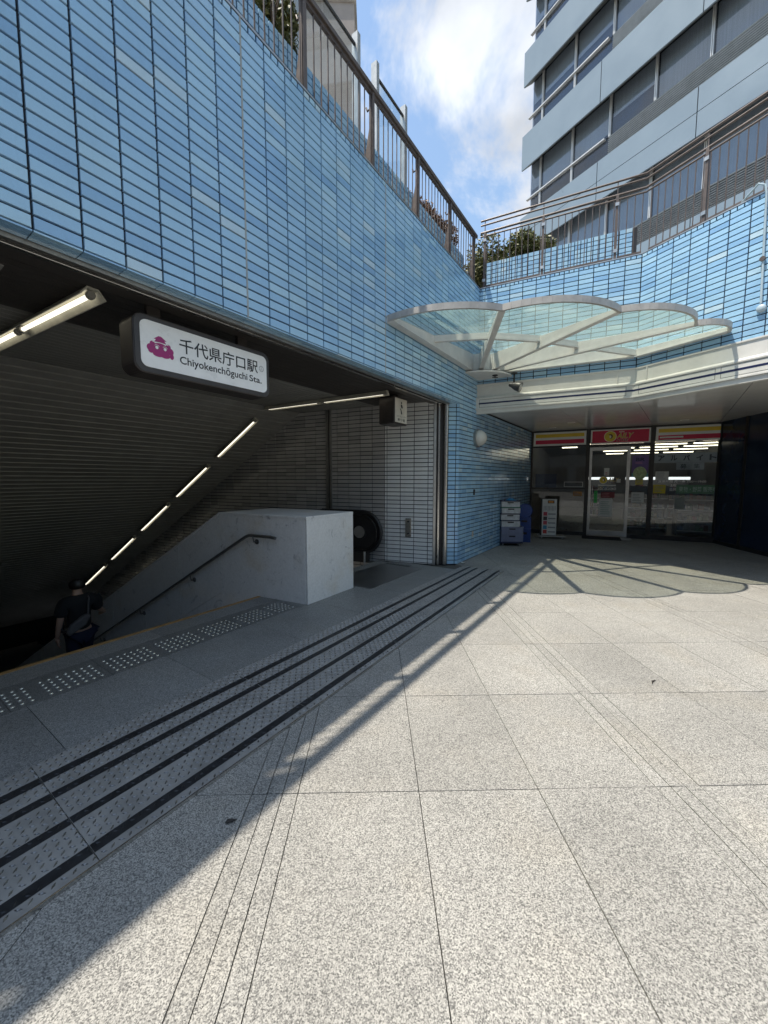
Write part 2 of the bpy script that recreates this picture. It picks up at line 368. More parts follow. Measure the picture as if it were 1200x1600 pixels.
# ------------------------------------------------------------------ builders
WLOC = {}
class MB:
    def __init__(self): self.v = []; self.f = []; self.t = []
    def add(self, verts, faces, tint=None):
        n = len(self.v); self.v += [V(p) for p in verts]
        self.f += [tuple(n + i for i in f) for f in faces]
        self.t += [tint if tint is not None else 0.0] * len(faces)
        return self
    def hexa(self, p, tint=None):   # p: 4 bottom ccw, 4 top ccw
        return self.add(p, [(3, 2, 1, 0), (4, 5, 6, 7), (0, 1, 5, 4), (1, 2, 6, 5), (2, 3, 7, 6), (3, 0, 4, 7)], tint)
    def fb(self, F, a0, a1, b0, b1, z0, z1, tint=None):
        if a0 > a1: a0, a1 = a1, a0
        if b0 > b1: b0, b1 = b1, b0
        # outward n is to the right of d: (a0,b1) (a1,b1) (a1,b0) (a0,b0) is ccw seen from above
        q = [(a0, b1), (a1, b1), (a1, b0), (a0, b0)]
        return self.hexa([F(a, b, z0) for a, b in q] + [F(a, b, z1) for a, b in q], tint)
    def box(self, x0, x1, y0, y1, z0, z1):
        q = [(x0, y0), (x1, y0), (x1, y1), (x0, y1)]
        return self.hexa([V((*p, z0)) for p in q] + [V((*p, z1)) for p in q])
    def bar(self, p0, p1, w, h, up=V((0, 0, 1))):
        p0, p1 = V(p0), V(p1); d = (p1 - p0).normalized(); s = d.cross(up)
        if s.length < 1e-5: s = d.cross(V((1, 0, 0)))
        s.normalize(); u = s.cross(d).normalized(); s = s * (w / 2); u = u * (h / 2)
        return self.hexa([p0 - s - u, p0 + s - u, p1 + s - u, p1 - s - u, p0 - s + u, p0 + s + u, p1 + s + u, p1 - s + u])
    def prism(self, pts, vec):      # planar polygon pts (3D) pushed along vec
        n = len(pts); vec = V(vec); a = [V(p) for p in pts]
        return self.add(a + [p + vec for p in a], [tuple(range(n - 1, -1, -1)), tuple(range(n, 2 * n))] + [(i, (i + 1) % n, n + (i + 1) % n, n + i) for i in range(n)])
    def poly(self, pts): return self.add(pts, [tuple(range(len(pts)))])
    def tube(self, path, r, n=8, closed=False):
        path = [V(p) for p in path]; m = len(path); rings = []; prev = None
        for i, p in enumerate(path):
            a = path[i - 1] if (i > 0 or closed) else p; b = path[(i + 1) % m] if (i < m - 1 or closed) else p
            d = (b - a).normalized()
            if prev is None:
                ref = V((0, 0, 1)) if abs(d.z) < 0.9 else V((1, 0, 0)); u = d.cross(ref).normalized()
            else:
                u = (prev - d * prev.dot(d)).normalized()
            prev = u; w = d.cross(u); rr = r[i] if isinstance(r, (list, tuple)) else r
            rings.append([p + (u * math.cos(k * 2 * math.pi / n) + w * math.sin(k * 2 * math.pi / n)) * rr for k in range(n)])
        vs = [q for g in rings for q in g]; fs = []
        for i in range(m if closed else m - 1):
            j = (i + 1) % m
            fs += [(i * n + k, i * n + (k + 1) % n, j * n + (k + 1) % n, j * n + k) for k in range(n)]
        if not closed: fs += [tuple(range(n - 1, -1, -1)), tuple((m - 1) * n + k for k in range(n))]
        return self.add(vs, fs)
    def lathe(self, o, axis, prof, n=20, ref=None):   # prof: (radius, height along axis)
        o, axis = V(o), V(axis).normalized(); u = axis.cross(ref or (V((0, 0, 1)) if abs(axis.z) < 0.9 else V((1, 0, 0)))).normalized(); w = axis.cross(u)
        vs = []
        for r, h in prof: vs += [o + axis * h + (u * math.cos(2 * math.pi * k / n) + w * math.sin(2 * math.pi * k / n)) * r for k in range(n)]
        fs = [(i * n + k, i * n + (k + 1) % n, (i + 1) * n + (k + 1) % n, (i + 1) * n + k) for i in range(len(prof) - 1) for k in range(n)]
        fs += [tuple(range(n - 1, -1, -1)), tuple((len(prof) - 1) * n + k for k in range(n))]
        return self.add(vs, fs)
    def build(self, name, mat, parent=None, loc=None, smooth=False, bevel=0.0, tints=False):
        off = V((0, 0, 0))
        if parent is not None: off = WLOC[parent.name]
        elif loc is not None: off = V(loc)
        me = bpy.data.meshes.new(name)
        me.from_pydata([tuple(p - off) for p in self.v], [], self.f); me.update()
        if tints:
            at = me.attributes.new('tint', 'FLOAT', 'FACE'); at.data.foreach_set('value', self.t)
        if smooth: me.polygons.foreach_set('use_smooth', [True] * len(me.polygons))
        for mm in (mat if isinstance(mat, (list, tuple)) else [mat]): me.materials.append(mm)
        o = bpy.data.objects.new(name, me); col.objects.link(o)
        if parent is not None: o.parent = parent
        elif loc is not None: o.location = loc
        WLOC[o.name] = off.copy()
        if bevel:
            b = o.modifiers.new('bevel', 'BEVEL'); b.width = bevel; b.segments = 2; b.limit_method = 'ANGLE'
        if smooth:
            try:
                me.set_sharp_from_angle(angle=R(40))
            except Exception: pass
        return o
def tag(o, label=None, cat=None, group=None, kind=None):
    if label: o['label'] = label
    if cat: o['category'] = cat
    if group: o['group'] = group
    if kind: o['kind'] = kind
    return o
def thing(name, label, cat, loc, group=None, kind=None):
    o = bpy.data.objects.new(name, None); col.objects.link(o); o.location = loc; o.empty_display_size = 0.1
    WLOC[o.name] = V(loc)
    return tag(o, label, cat, group, kind)
def structure(name, loc=(0, 0, 0)):
    o = bpy.data.objects.new(name, None); col.objects.link(o); o.location = loc; WLOC[o.name] = V(loc)
    o['kind'] = 'structure'
    return o
def piece(name, mesh, parent, wloc, rz=0.0):
    """an instance-data child: shares its mesh with alike pieces"""
    o = bpy.data.objects.new(name, mesh); col.objects.link(o); o.parent = parent
    o.location = V(wloc) - WLOC[parent.name]; o.rotation_euler = (0, 0, rz)
    return o
def text(name, body, o, ex, ez, width, height, mat, parent=None, depth=0.0015, off=0.0, loc=None):
    """lettering as a mesh lying in the plane (ex, ez), fitted into width x height with its lower left at o"""
    cu = bpy.data.curves.new(name, 'FONT'); cu.body = body; cu.offset = off; cu.resolution_u = 3
    t = bpy.data.objects.new(name, cu); col.objects.link(t)
    me = bpy.data.meshes.new_from_object(t.evaluated_get(bpy.context.evaluated_depsgraph_get()))
    bpy.data.objects.remove(t); bpy.data.curves.remove(cu)
    xs = [v.co.x for v in me.vertices]; ys = [v.co.y for v in me.vertices]
    x0, x1, y0, y1 = min(xs), max(xs), min(ys), max(ys)
    ex, ez, o = V(ex), V(ez), V(o); ey = ex.cross(ez)
    mb = MB(); mb.add([o + ex * ((v.co.x - x0) / (x1 - x0) * width) + ez * ((v.co.y - y0) / (y1 - y0) * height) + ey * depth for v in me.vertices], [tuple(p.vertices) for p in me.polygons])
    bpy.data.meshes.remove(me)
    return mb.build(name, mat, parent, loc)

# ------------------------------------------------------------------ tiles
TILE_CACHE = {}
def tile_geo(w, h, d=0.022, b=0.002):
    """front at y=0 facing -y, chamfered; centred on x and z"""
    x, z = w / 2, h / 2
    vs = [(-x + b, 0, -z + b), (x - b, 0, -z + b), (x - b, 0, z - b), (-x + b, 0, z - b),
          (-x, b, -z), (x, b, -z), (x, b, z), (-x, b, z), (-x, d, -z), (x, d, -z), (x, d, z), (-x, d, z)]
    fs = [(0, 1, 2, 3)]
    for i in range(4):
        j = (i + 1) % 4
        fs += [(4 + i, 4 + j, j, i), (8 + i, 8 + j, 4 + j, 4 + i)]
    return vs, fs
def tile_mesh(w, h, mat, name):
    k = (round(w, 4), round(h, 4), mat.name)
    if k not in TILE_CACHE:
        vs, fs = tile_geo(w, h); me = bpy.data.meshes.new(name); me.from_pydata(vs, [], fs); me.materials.append(mat); me.update()
        TILE_CACHE[k] = me
    return TILE_CACHE[k]
def lay_tiles(parent, tiles, mat, name='tile', limit=300, stuff='tile_field', min_px=10):
    """tiles: (Frame, a0, a1, z0, z1[, b]); the largest in the picture are pieces of their own, the rest one field"""
    g, gz = 0.0062, 0.0068
    scored = []
    for t in tiles:
        F, a0, a1, z0, z1 = t[:5]; b = t[5] if len(t) > 5 else 0.0
        c = F((a0 + a1) / 2, b, (z0 + z1) / 2); sc = 0
        if in_view(c):
            p, q = project(F(a0, b, (z0 + z1) / 2)), project(F(a1, b, (z0 + z1) / 2))
            r, s = project(F((a0 + a1) / 2, b, z0)), project(F((a0 + a1) / 2, b, z1))
            if p and q and r and s: sc = abs(q[0] - p[0]) * math.hypot(r[0] - s[0], r[1] - s[1])
        scored.append((sc, t, c))
    scored.sort(key=lambda x: -x[0])
    mb = MB()
    for i, (sc, t, c) in enumerate(scored):
        F, a0, a1, z0, z1 = t[:5]; w, h = a1 - a0 - 2 * g, z1 - z0 - 2 * gz
        if w < 0.006 or h < 0.006: continue
        if i < limit and sc > 20:
            po = piece(name, tile_mesh(w, h, mat, name), parent, c, F.rz)
            po.rotation_euler = (random.gauss(0, 0.006), 0, F.rz + random.gauss(0, 0.0035))     # hand-laid: never quite in plane
        else:
            vs, fs = tile_geo(w, h)
            tx, tz = random.gauss(0, 0.006), random.gauss(0, 0.0035)
            mb.add([c + F.d * x - F.n * (y - z * tx + x * tz) + V((0, 0, z)) for x, y, z in vs], fs, random.random())
    if mb.f:
        o = mb.build(stuff, mat, parent, tints=True); o['kind'] = 'stuff'
PX, PZ = 0.2275, 0.0765          # tile pitch

# ================================================================== GROUND
HOLE = (-9.5, -0.75, 1.395, 15.0)      # stairwell opening in s and w
mb = MB()
s0, s1, w0, w1 = HOLE; Bg = 500.0
for a0, a1, b0, b1 in ((-Bg, Bg, -Bg, w0), (-Bg, s0, w0, w1), (s1, Bg, w0, w1), (-Bg, Bg, w1, Bg)):
    mb.poly([SW(a0, b0, -0.022), SW(a0, b1, -0.022), SW(a1, b1, -0.022), SW(a1, b0, -0.022)][::-1])
ground = tag(mb.build('ground', M_MORTAR), kind='structure')

def clip(poly, nx, ny, c):
    """keep the side nx*x + ny*y <= c"""
    out = []
    for i in range(len(poly)):
        p, q = poly[i], poly[(i + 1) % len(poly)]
        dp, dq = nx * p[0] + ny * p[1] - c, nx * q[0] + ny * q[1] - c
        if dp <= 0: out.append(p)
        if (dp < 0 < dq) or (dq < 0 < dp):
            t = dp / (dp - dq); out.append((p[0] + (q[0] - p[0]) * t, p[1] + (q[1] - p[1]) * t))
    return out
Wv = -FP.n; w_of = lambda p: (V((p[0], p[1], 0)) - FP.o).dot(Wv); s_of = lambda p: (V((p[0], p[1], 0)) - FP.o).dot(FP.d)
cW = Wv.dot(FP.o); cS = FP.d.dot(FP.o)
def plate_out(s): return -1.073 + (s + 6.27) / 5.97 * 0.19     # outer edge of the threshold plates (slightly out of parallel)
pe0, pe1 = SW(-9.6, plate_out(-9.6) - 0.004, 0), SW(0, plate_out(0) - 0.004, 0)
ed = (pe1 - pe0).normalized(); en = V((-ed.y, ed.x, 0))         # to the station side
pavement = structure('plaza_pavement')
PITCH_X, GROUP, SLABW, ROW = 2.03, 0.2265, 0.60117, 0.8475
xs = []
for k in range(-5, 8):
    x0 = -0.612 + k * PITCH_X
    xs += [(x0 + i * GROUP / 3, x0 + (i + 1) * GROUP / 3, 'stone_strip') for i in range(3)]
    xs += [(x0 + GROUP + i * SLABW, x0 + GROUP + (i + 1) * SLABW, 'slab') for i in range(3)]
gap = 0.0022
outer = MB(); cnt = {'slab': 0, 'stone_strip': 0}
cands = []
for (x0, x1, kind) in xs:
    for j in range(-9, 16):
        y0 = 0.942 + j * ROW; y1 = y0 + ROW
        base = [(x0 + gap, y0 + gap), (x1 - gap, y0 + gap), (x1 - gap, y1 - gap), (x0 + gap, y1 - gap)]
        base = clip(base, -FF.n.x, -FF.n.y, -FF.n.dot(FF.o))                       # in front of the shop
        pcs = []
        if len(base) > 2:
            p1 = clip(base, en.x, en.y, en.dot(pe0))                               # outside the plates
            if len(p1) > 2: pcs.append(p1)
            p2 = clip(clip(clip(base, -en.x, -en.y, -en.dot(pe0)), -FP.d.x, -FP.d.y, -(cS - 0.07)), Wv.x, Wv.y, cW + 0.004)   # beyond their end
            if len(p2) > 2: pcs.append(p2)
        if not pcs: continue
        cx, cy = (x0 + x1) / 2, (y0 + y1) / 2
        vis = any(in_view(V((x, y, 0)), 60) for pc in pcs for x, y in pc)
        cands.append((math.hypot(cx, cy) if vis else 1e9, kind, pcs))
cands.sort(key=lambda c: c[0])
for dist, kind, pcs in cands:
    m1 = MB()
    dz = random.uniform(-0.0012, 0.0012)
    for pc in pcs: m1.prism([V((x, y, -0.03)) for x, y in pc], (0, 0, 0.03 + dz))
    if dist < 1e8 and cnt[kind] < 260:
        cnt[kind] += 1; m1.build(kind, M_GRAN, pavement)
    else:
        outer.add(m1.v, m1.f)
if outer.f: tag(outer.build('outer_paving', M_GRAN, pavement), kind='stuff')

# ================================================================== THRESHOLD PLATES
SP0, SP1 = -9.6, -0.08
def plate_in(s): return -0.158
def pw(f, s): return plate_in(s) + (plate_out(s) - plate_in(s)) * f
plates = thing('threshold_plate', 'long grey checker-plate threshold with four black grip stripes before the station entrance', 'metal plate', SW(-3, -0.6, 0))
stripes_f = [(0.155, 0.222), (0.345, 0.408), (0.615, 0.672), (0.875, 0.938)]
seams = [SP0, -8.4, -7.2, -5.98, -4.76, -3.54, -2.32, -1.1, SP1]
def zt(s): return 0.014 if s < -0.35 else 0.014 - 0.010 * ((s + 0.35) / 0.27) ** 2
for a, b in zip(seams[:-1], seams[1:]):
    m1 = MB(); ns = 8 if b > -0.2 else 1
    for i in range(ns):
        sa, sb = a + (b - a) * i / ns + (0.002 if i == 0 else 0), a + (b - a) * (i + 1) / ns - (0.002 if i == ns - 1 else 0)
        q = [(sa, pw(1, sa)), (sb, pw(1, sb)), (sb, pw(0, sb)), (sa, pw(0, sa))]
        m1.hexa([SW(s, w, -0.015) for s, w in q] + [SW(s, w, zt(s)) for s, w in q])
    m1.build('plate', M_PLATE, plates)
    for f0, f1 in stripes_f:
        m2 = MB()
        for i in range(ns):
            sa, sb = a + (b - a) * i / ns, a + (b - a) * (i + 1) / ns
            if i == 0: sa += 0.003
            if i == ns - 1: sb -= 0.003 if b < -0.2 else 0.03
            m2.poly([SW(sa, pw(f0, sa), zt(sa) + 0.0012), SW(sa, pw(f1, sa), zt(sa) + 0.0012), SW(sb, pw(f1, sb), zt(sb) + 0.0012), SW(sb, pw(f0, sb), zt(sb) + 0.0012)])
        m2.build('grip_stripe', M_STRIPE, plates)
lug = MB(); lugb = MB()
step = 0.033; ni = int((SP1 - SP0) / step); nj = int(0.98 / step)
for i in range(ni):
    s = SP0 + (i + 0.5) * step
    wid = plate_in(s) - plate_out(s)
    for j in range(nj):
        f = (j + 0.5) * step / wid
        if f > 0.985 or s < -7.6: continue
        a = R(45) if (i + j) % 2 else R(-45)
        c = SW(s, pw(f, s), zt(s)); u = FP.d * math.cos(a) + Wv * math.sin(a); v = FP.d * -math.sin(a) + Wv * math.cos(a)
        L, B, H = 0.0145, 0.0056, 0.0050
        vs = [c - u * L, c - v * B, c + u * L, c + v * B, c - u * L * 0.45 + V((0, 0, H)), c + u * L * 0.45 + V((0, 0, H))]
        mg_ = 0.014
        on = any(f0 + mg_ < f < f1 - mg_ for f0, f1 in stripes_f)
        if not on and any(f0 - mg_ < f < f1 + mg_ for f0, f1 in stripes_f): continue
        (lugb if on else lug).add(vs, [(0, 1, 4), (1, 2, 5, 4), (2, 3, 5), (3, 0, 4, 5)])
tag(lug.build('tread_lugs', M_LUG, plates), kind='stuff')
tag(lugb.build('stripe_lugs', M_STRIPE, plates), kind='stuff')
m1 = MB()
m1.hexa([SW(s, w, z) for z in (-0.02, 0.0165) for s, w in ((SP0, plate_out(SP0) - 0.009), (SP1 - 0.1, plate_out(SP1) - 0.009), (SP1 - 0.1, plate_out(SP1) - 0.0015), (SP0, plate_out(SP0) - 0.0015))])
m1.build('edge_angle', M_STEEL, plates)

# ================================================================== STATION FLOOR, STAIR
sfloor = structure('station_floor', SW(-4, 0.6, 0))
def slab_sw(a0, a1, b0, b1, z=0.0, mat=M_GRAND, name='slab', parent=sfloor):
    g = 0.002; m = MB()
    m.hexa([SW(s, w, zz) for zz in (-0.05, z + random.uniform(-0.001, 0.001)) for s, w in ((a0 + g, b0 + g), (a1 - g, b0 + g), (a1 - g, b1 - g), (a0 + g, b1 - g))][0:4][::-1] +
           [SW(s, w, z) for s, w in ((a0 + g, b0 + g), (a1 - g, b0 + g), (a1 - g, b1 - g), (a0 + g, b1 - g))][::-1])
    return m.build(name, mat, parent)
S_L = -9.5
s = S_L; k = 0
while s < -0.5:
    e = min(s + 0.92, -0.40)
    slab_sw(s, e, -0.155, 0.62); s = e
s = S_L
while s < -3.4:
    e = min(s + 0.6, -3.28)
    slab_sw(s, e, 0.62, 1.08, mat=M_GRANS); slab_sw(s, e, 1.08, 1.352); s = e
slab_sw(-3.28, -2.30, 0.62, 1.39); slab_sw(-2.30, -0.48, 1.17, 1.39)
slab_sw(-0.58, -0.40, 0.62, 1.39); slab_sw(-2.30, -2.2, 0.62, 1.17)
m1 = MB(); m1.fb(FP, S_L, -3.3, -1.40, -1.354, -0.12, 0.004)
m1.build('nosing_strip', plain('ochre_nosing', (0.33, 0.19, 0.07), 0.6, var=0.2), sfloor)
st = MB()
s = S_L + 0.05
while s < -3.32:
    blk = int((s - S_L) / 0.315)
    for j in range(5):
        if (s - S_L) % 0.42 < 0.385:
            st.lathe(SW(s, 0.69 + j * 0.066, 0), (0, 0, 1), [(0.0135, 0), (0.012, 0.005), (0.007, 0.007)], 7)
    s += 0.0525
tag(st.build('tactile_studs', plain('bright_stud', (0.55, 0.56, 0.54), 0.25, 0.6, var=0.1), sfloor, smooth=True), kind='stuff')
stair = thing('staircase', 'dark stone staircase going down into the station behind the ochre nosing', 'staircase', SW(-6, 1.5, -0.2))
TR, RI = 0.293, 0.165
for i in range(26):
    m1 = MB(); w = 1.402 + i * TR
    r = -3.27 - 0.143 * (w + TR - 0.6)
    m1.fb(FP, S_L, r, -(w + TR + 0.02), -w, -RI * (i + 1) - 0.17, -RI * (i + 1))
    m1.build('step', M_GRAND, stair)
w = 1.402 + 26 * TR
m1 = MB(); m1.fb(FP, S_L, -0.8, -16, -w, -RI * 26 - 0.3, -RI * 26 - 0.06)
tag(m1.build('lower_landing', M_GRAND), kind='structure')

# ================================================================== STATION WALL (blue)
Z_F, Z_TOP = 2.906, 5.18
wall = thing('tiled_wall', 'long shaded blue glazed tile wall over and beside the station entrance', 'wall', SW(0.3, 0.1, 0))
m1 = MB(); m1.fb(FP, -14.0, 0.0, -0.20, -0.0195, Z_F + 0.0, Z_TOP - 0.004)
m1.hexa([SW(s, w, z) for z in (0, Z_TOP - 0.004) for s, w in ((0.0005, 0.0195), (5.4, 0.0195), (5.4, 0.6), (0.0005, 0.6))])
m1.hexa([SW(s, w, z) for z in (0, Z_F + 0.001) for s, w in ((-0.103, 0.166), (-0.001, 0.0205), (-0.001, 0.6), (-0.108, 0.6))])
m1.fb(FP, -14.0, -6.80, -0.20, -0.0195, 0, Z_F - 0.0005)  # unseen left pier, added to cut the light reaching the stairwell
m1.build('backing', M_JOINT, wall)
def col_edges(lo, hi, origin, pitch, extra=()):
    k0 = math.ceil((lo - origin) / pitch); e = [lo]
    k = k0
    while origin + k * pitch < hi - 1e-6:
        if origin + k * pitch > lo + 1e-6: e.append(origin + k * pitch)
        k += 1
    return e + [hi]
tiles = []
S_ORG = -5.764
ce = col_edges(-8.94, 5.2, S_ORG, PX)
ZS = Z_F + 29 * PZ
exp_s = (-4.399, -2.3515)
for a0, a1 in zip(ce[:-1], ce[1:]):
    for k in range(29): tiles.append((FP, a0, a1, Z_F + k * PZ, Z_F + (k + 1) * PZ)) if a0 < 0.9 else None
for a0, a1 in zip(*(lambda e: (e[:-1], e[1:]))(col_edges(0.0, 5.17, S_ORG, PX))):
    for k in range(38): tiles.append((FP, a0, a1, max(0, Z_F - (k + 1) * PZ), Z_F - k * PZ))
for a0, a1 in zip(*(lambda e: (e[:-1], e[1:]))(col_edges(-8.94, -6.80, S_ORG, PX))):
    for k in range(38): tiles.append((FP, a0, a1, max(0, Z_F - (k + 1) * PZ), Z_F - k * PZ))
so = col_edges(-8.94, 0.86, S_ORG, PX / 3)
for a0, a1 in zip(so[:-1], so[1:]): tiles.append((FP, a0, a1, ZS, Z_TOP))
rv0, rv1 = SW(-0.125, 0.155, 0), SW(0, 0, 0)
FRV = Frame((rv0.x, rv0.y), (rv1 - rv0)[:2]); rvl = (rv1 - rv0).length
for k in range(38):
    z0, z1 = max(0, Z_F - (k + 1) * PZ), Z_F - k * PZ
    tiles += [(FRV, 0, rvl - 0.06, z0, z1), (FRV, rvl - 0.06, rvl, z0, z1)]
lay_tiles(wall, tiles, M_TILE)
# bullnose course under the lintel
un = MB(); uj = MB()
ce2 = col_edges(-8.94, 0.0, S_ORG, PX)
for a0, a1 in zip(ce2[:-1], ce2[1:]):
    for j in range(3):
        w0_, w1_ = 0.002 + j * 0.042, 0.002 + (j + 1) * 0.042
        g = 0.003
        un.hexa([SW(s, w, z) for z in (Z_F - 0.010, Z_F - 0.0005) for s, w in ((a0 + g, w0_ + g), (a1 - g, w0_ + g), (a1 - g, w1_ - g), (a0 + g, w1_ - g))], random.random())
tag(un.build('lintel_tiles', M_TILE, wall, tints=True), kind='stuff')
for e in exp_s:
    m1 = MB(); m1.fb(FP, e - 0.0075, e + 0.0075, -0.008, 0.0012, Z_F, Z_TOP); m1.build('expansion_joint', M_SEAL, wall)
m1 = MB(); m1.fb(FP, -14, 0.86, -0.24, 0.004, Z_TOP, Z_TOP + 0.018); m1.build('coping', M_STEELB, wall)
# stainless lintel rails behind the tiles
lint = thing('shutter_rail', 'stainless shutter slot rail under the blue tile lintel', 'shutter rail', SW(-4, 0.25, Z_F))
m1 = MB(); m1.fb(FP, -9.4, -0.14, -0.165, -0.135, Z_F - 0.035, Z_F + 0.05); m1.build('outer_rail', M_STEELB, lint)
m1 = MB(); m1.fb(FP, -9.4, -0.2, -0.225, -0.170, Z_F - 0.012, Z_F + 0.03); m1.build('slot', M_DARK, lint)
m1 = MB(); m1.fb(FP, -9.4, -0.26, -0.275, -0.228, Z_F - 0.030, Z_F + 0.05); m1.build('inner_rail', M_STEEL, lint, bevel=0.004)
m1 = MB(); m1.fb(FP, -9.4, -0.27, -0.42, -0.278, Z_F - 0.016, Z_F + 0.03); m1.build('rail_plate', M_SLATD, lint)
# shutter guides on the pier
guide = thing('shutter_guide', 'stainless shutter guide posts between white and blue tiles', 'shutter guide', SW(-0.2, 0.25, 0))
gd0, gd1 = SW(-0.30, 0.35, 0), SW(-0.125, 0.155, 0)
FG = Frame((gd0.x, gd0.y), (gd1 - gd0)[:2]); gl_ = (gd1 - gd0).length
m1 = MB(); m1.tube([FG(gl_ - 0.045, -0.01, 0), FG(gl_ - 0.045, -0.01, Z_F)], 0.045, 16); m1.build('round_post', M_STEEL, guide, smooth=True)
m1 = MB(); m1.fb(FG, 0.105, gl_ - 0.085, -0.05, -0.02, 0, Z_F); m1.build('slot', M_DARK, guide)
m1 = MB(); m1.fb(FG, 0.075, 0.105, -0.05, 0.012, 0, Z_F); m1.build('guide_bar', M_STEEL, guide)
m1 = MB(); m1.fb(FG, 0.04, 0.075, -0.05, -0.012, 0, Z_F); m1.build('slot', M_DARK, guide)
m1 = MB(); m1.fb(FG, -0.005, 0.04, -0.05, 0.008, 0, Z_F); m1.build('guide_bar', M_STEELB, guide)

# ================================================================== STATION INTERIOR
Z_C = 2.93
inner = thing('side_wall', 'white tiled side wall inside the station entrance', 'wall', SW(-0.4, 1, 0))
fl0, fl1 = SW(-0.53, 1.26, 0), SW(-0.30, 0.355, 0)
FFL = Frame((fl0.x, fl0.y), (fl1 - fl0)[:2]); fll = (fl1 - fl0).length
m1 = MB(); m1.hexa([FFL(a, b, z) for z in (-0.02, 3.2) for a, b in ((0.004, -0.019), (fll, -0.019), (fll, -0.3), (0.004, -0.3))])
m1.hexa([FI(a, b, z) for z in (-7, 3.2) for a, b in ((-14, -0.019), (0.002, -0.019), (0.002, -0.3), (-14, -0.3))])
m1.build('backing', M_JOINT, inner)
SLOPE = 0.61
def ceil_z(w): return Z_C if w < 3.2 else Z_C - SLOPE * (w - 3.2)
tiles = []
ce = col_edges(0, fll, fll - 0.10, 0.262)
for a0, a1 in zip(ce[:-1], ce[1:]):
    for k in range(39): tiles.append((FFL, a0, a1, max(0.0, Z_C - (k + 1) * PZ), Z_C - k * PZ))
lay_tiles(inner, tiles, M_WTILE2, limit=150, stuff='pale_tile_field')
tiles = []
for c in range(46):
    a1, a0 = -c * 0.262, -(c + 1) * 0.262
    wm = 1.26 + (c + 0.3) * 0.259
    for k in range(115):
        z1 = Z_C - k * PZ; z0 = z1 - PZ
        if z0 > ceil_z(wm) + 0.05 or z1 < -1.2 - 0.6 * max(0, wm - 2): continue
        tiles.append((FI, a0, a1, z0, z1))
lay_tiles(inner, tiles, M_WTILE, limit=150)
m1 = MB(); m1.fb(FI, -1.30, -1.24, -0.005, 0.03, 0, 2.95); m1.build('guide_channel', M_STEELB, inner)
m1 = MB(); m1.fb(FI, -1.24, -1.215, -0.005, 0.012, 0, 2.95); m1.build('channel_slot', M_DARK, inner)
m1 = MB(); m1.fb(FI, -1.215, -1.175, -0.005, 0.03, 0, 2.95); m1.build('guide_channel', M_STEELB, inner)
# key box on the flared tiles
kb = thing('key_box', 'small stainless key plate with two knobs on the white tiles', 'key box', FFL(0.47, 0.02, 0.55))
m1 = MB(); m1.fb(FFL, 0.42, 0.53, 0, 0.03, 0.50, 0.84); m1.build('plate', M_STEEL, kb, bevel=0.004)
for z in (0.56, 0.78):
    m1 = MB(); m1.lathe(FFL(0.475, 0.03, z), FFL.n, [(0.017, 0), (0.017, 0.012), (0.010, 0.016)], 12); m1.build('knob', M_DARK, kb)
# left wall, set in out of view to darken the stairs, and far end
lw = thing('stair_wall', 'unseen grey wall left of the stairs, set in to keep light out', 'wall', SW(-6.9, 3, 0))
m1 = MB(); m1.fb(FP, -7.05, -6.78, -16, -0.21, -7, Z_F); m1.build('panel', M_CONC, lw)
m1 = MB(); m1.fb(FP, -9.8, -0.5, -16.3, -16, -7, 3.2); m1.build('end_panel', M_CONC, lw)

ceiling = structure('station_ceiling', SW(-4, 2, Z_C))
m1 = MB(); m1.fb(FP, -9.6, -0.3, -3.3, -0.43, Z_C + 0.035, Z_C + 0.06)
m1.hexa([SW(s, w, z) for s, w, z in ((-9.6, 3.22, Z_C + 0.03), (-0.5, 3.22, Z_C + 0.03), (-0.5, 15, Z_C + 0.03 - SLOPE * 11.78), (-9.6, 15, Z_C + 0.03 - SLOPE * 11.78),
                                     (-9.6, 3.22, Z_C + 0.3), (-0.5, 3.22, Z_C + 0.3), (-0.5, 15, Z_C + 0.3 - SLOPE * 11.78), (-9.6, 15, Z_C + 0.3 - SLOPE * 11.78))])
m1.build('ceiling_void', M_JOINT, ceiling)
w = 0.43; pit = 0.102
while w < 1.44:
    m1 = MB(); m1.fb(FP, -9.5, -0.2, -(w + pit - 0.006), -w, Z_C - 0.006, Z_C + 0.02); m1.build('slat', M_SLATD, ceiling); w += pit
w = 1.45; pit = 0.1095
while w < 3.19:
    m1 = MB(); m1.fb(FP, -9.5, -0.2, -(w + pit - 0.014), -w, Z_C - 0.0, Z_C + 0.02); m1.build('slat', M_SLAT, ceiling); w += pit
w = 3.215; pit = 0.108; sl_n = V((0, 0, 1))
while w < 12.5:
    m1 = MB(); z0 = Z_C - SLOPE * (w - 3.2); z1 = Z_C - SLOPE * (w + pit - 0.024 - 3.2)
    m1.hexa([SW(s, ww, z) for s, ww, z in ((-9.5, w, z0), (-0.45, w, z0), (-0.45, w + pit - 0.024, z1), (-9.5, w + pit - 0.024, z1), (-9.5, w, z0 + 0.03), (-0.45, w, z0 + 0.03), (-0.45, w + pit - 0.024, z1 + 0.03), (-9.5, w + pit - 0.024, z1 + 0.03))])
    m1.build('slat', M_SLAT, ceiling); w += pit
m1 = MB()
for a in ((-6.35, -5.75),):
    z = Z_C - 0.012
    for q in ((a[0], a[1], 0.66, 0.69), (a[0], a[1], 1.22, 1.25), (a[1] - 0.03, a[1], 0.69, 1.22), (a[0], a[0] + 0.03, 0.69, 1.22)):
        m1.hexa([SW(s, w, zz) for zz in (z, z + 0.01) for s, w in ((q[0], q[2]), (q[1], q[2]), (q[1], q[3]), (q[0], q[3]))])
m1.build('hatch_frame', M_SLAT, ceiling)

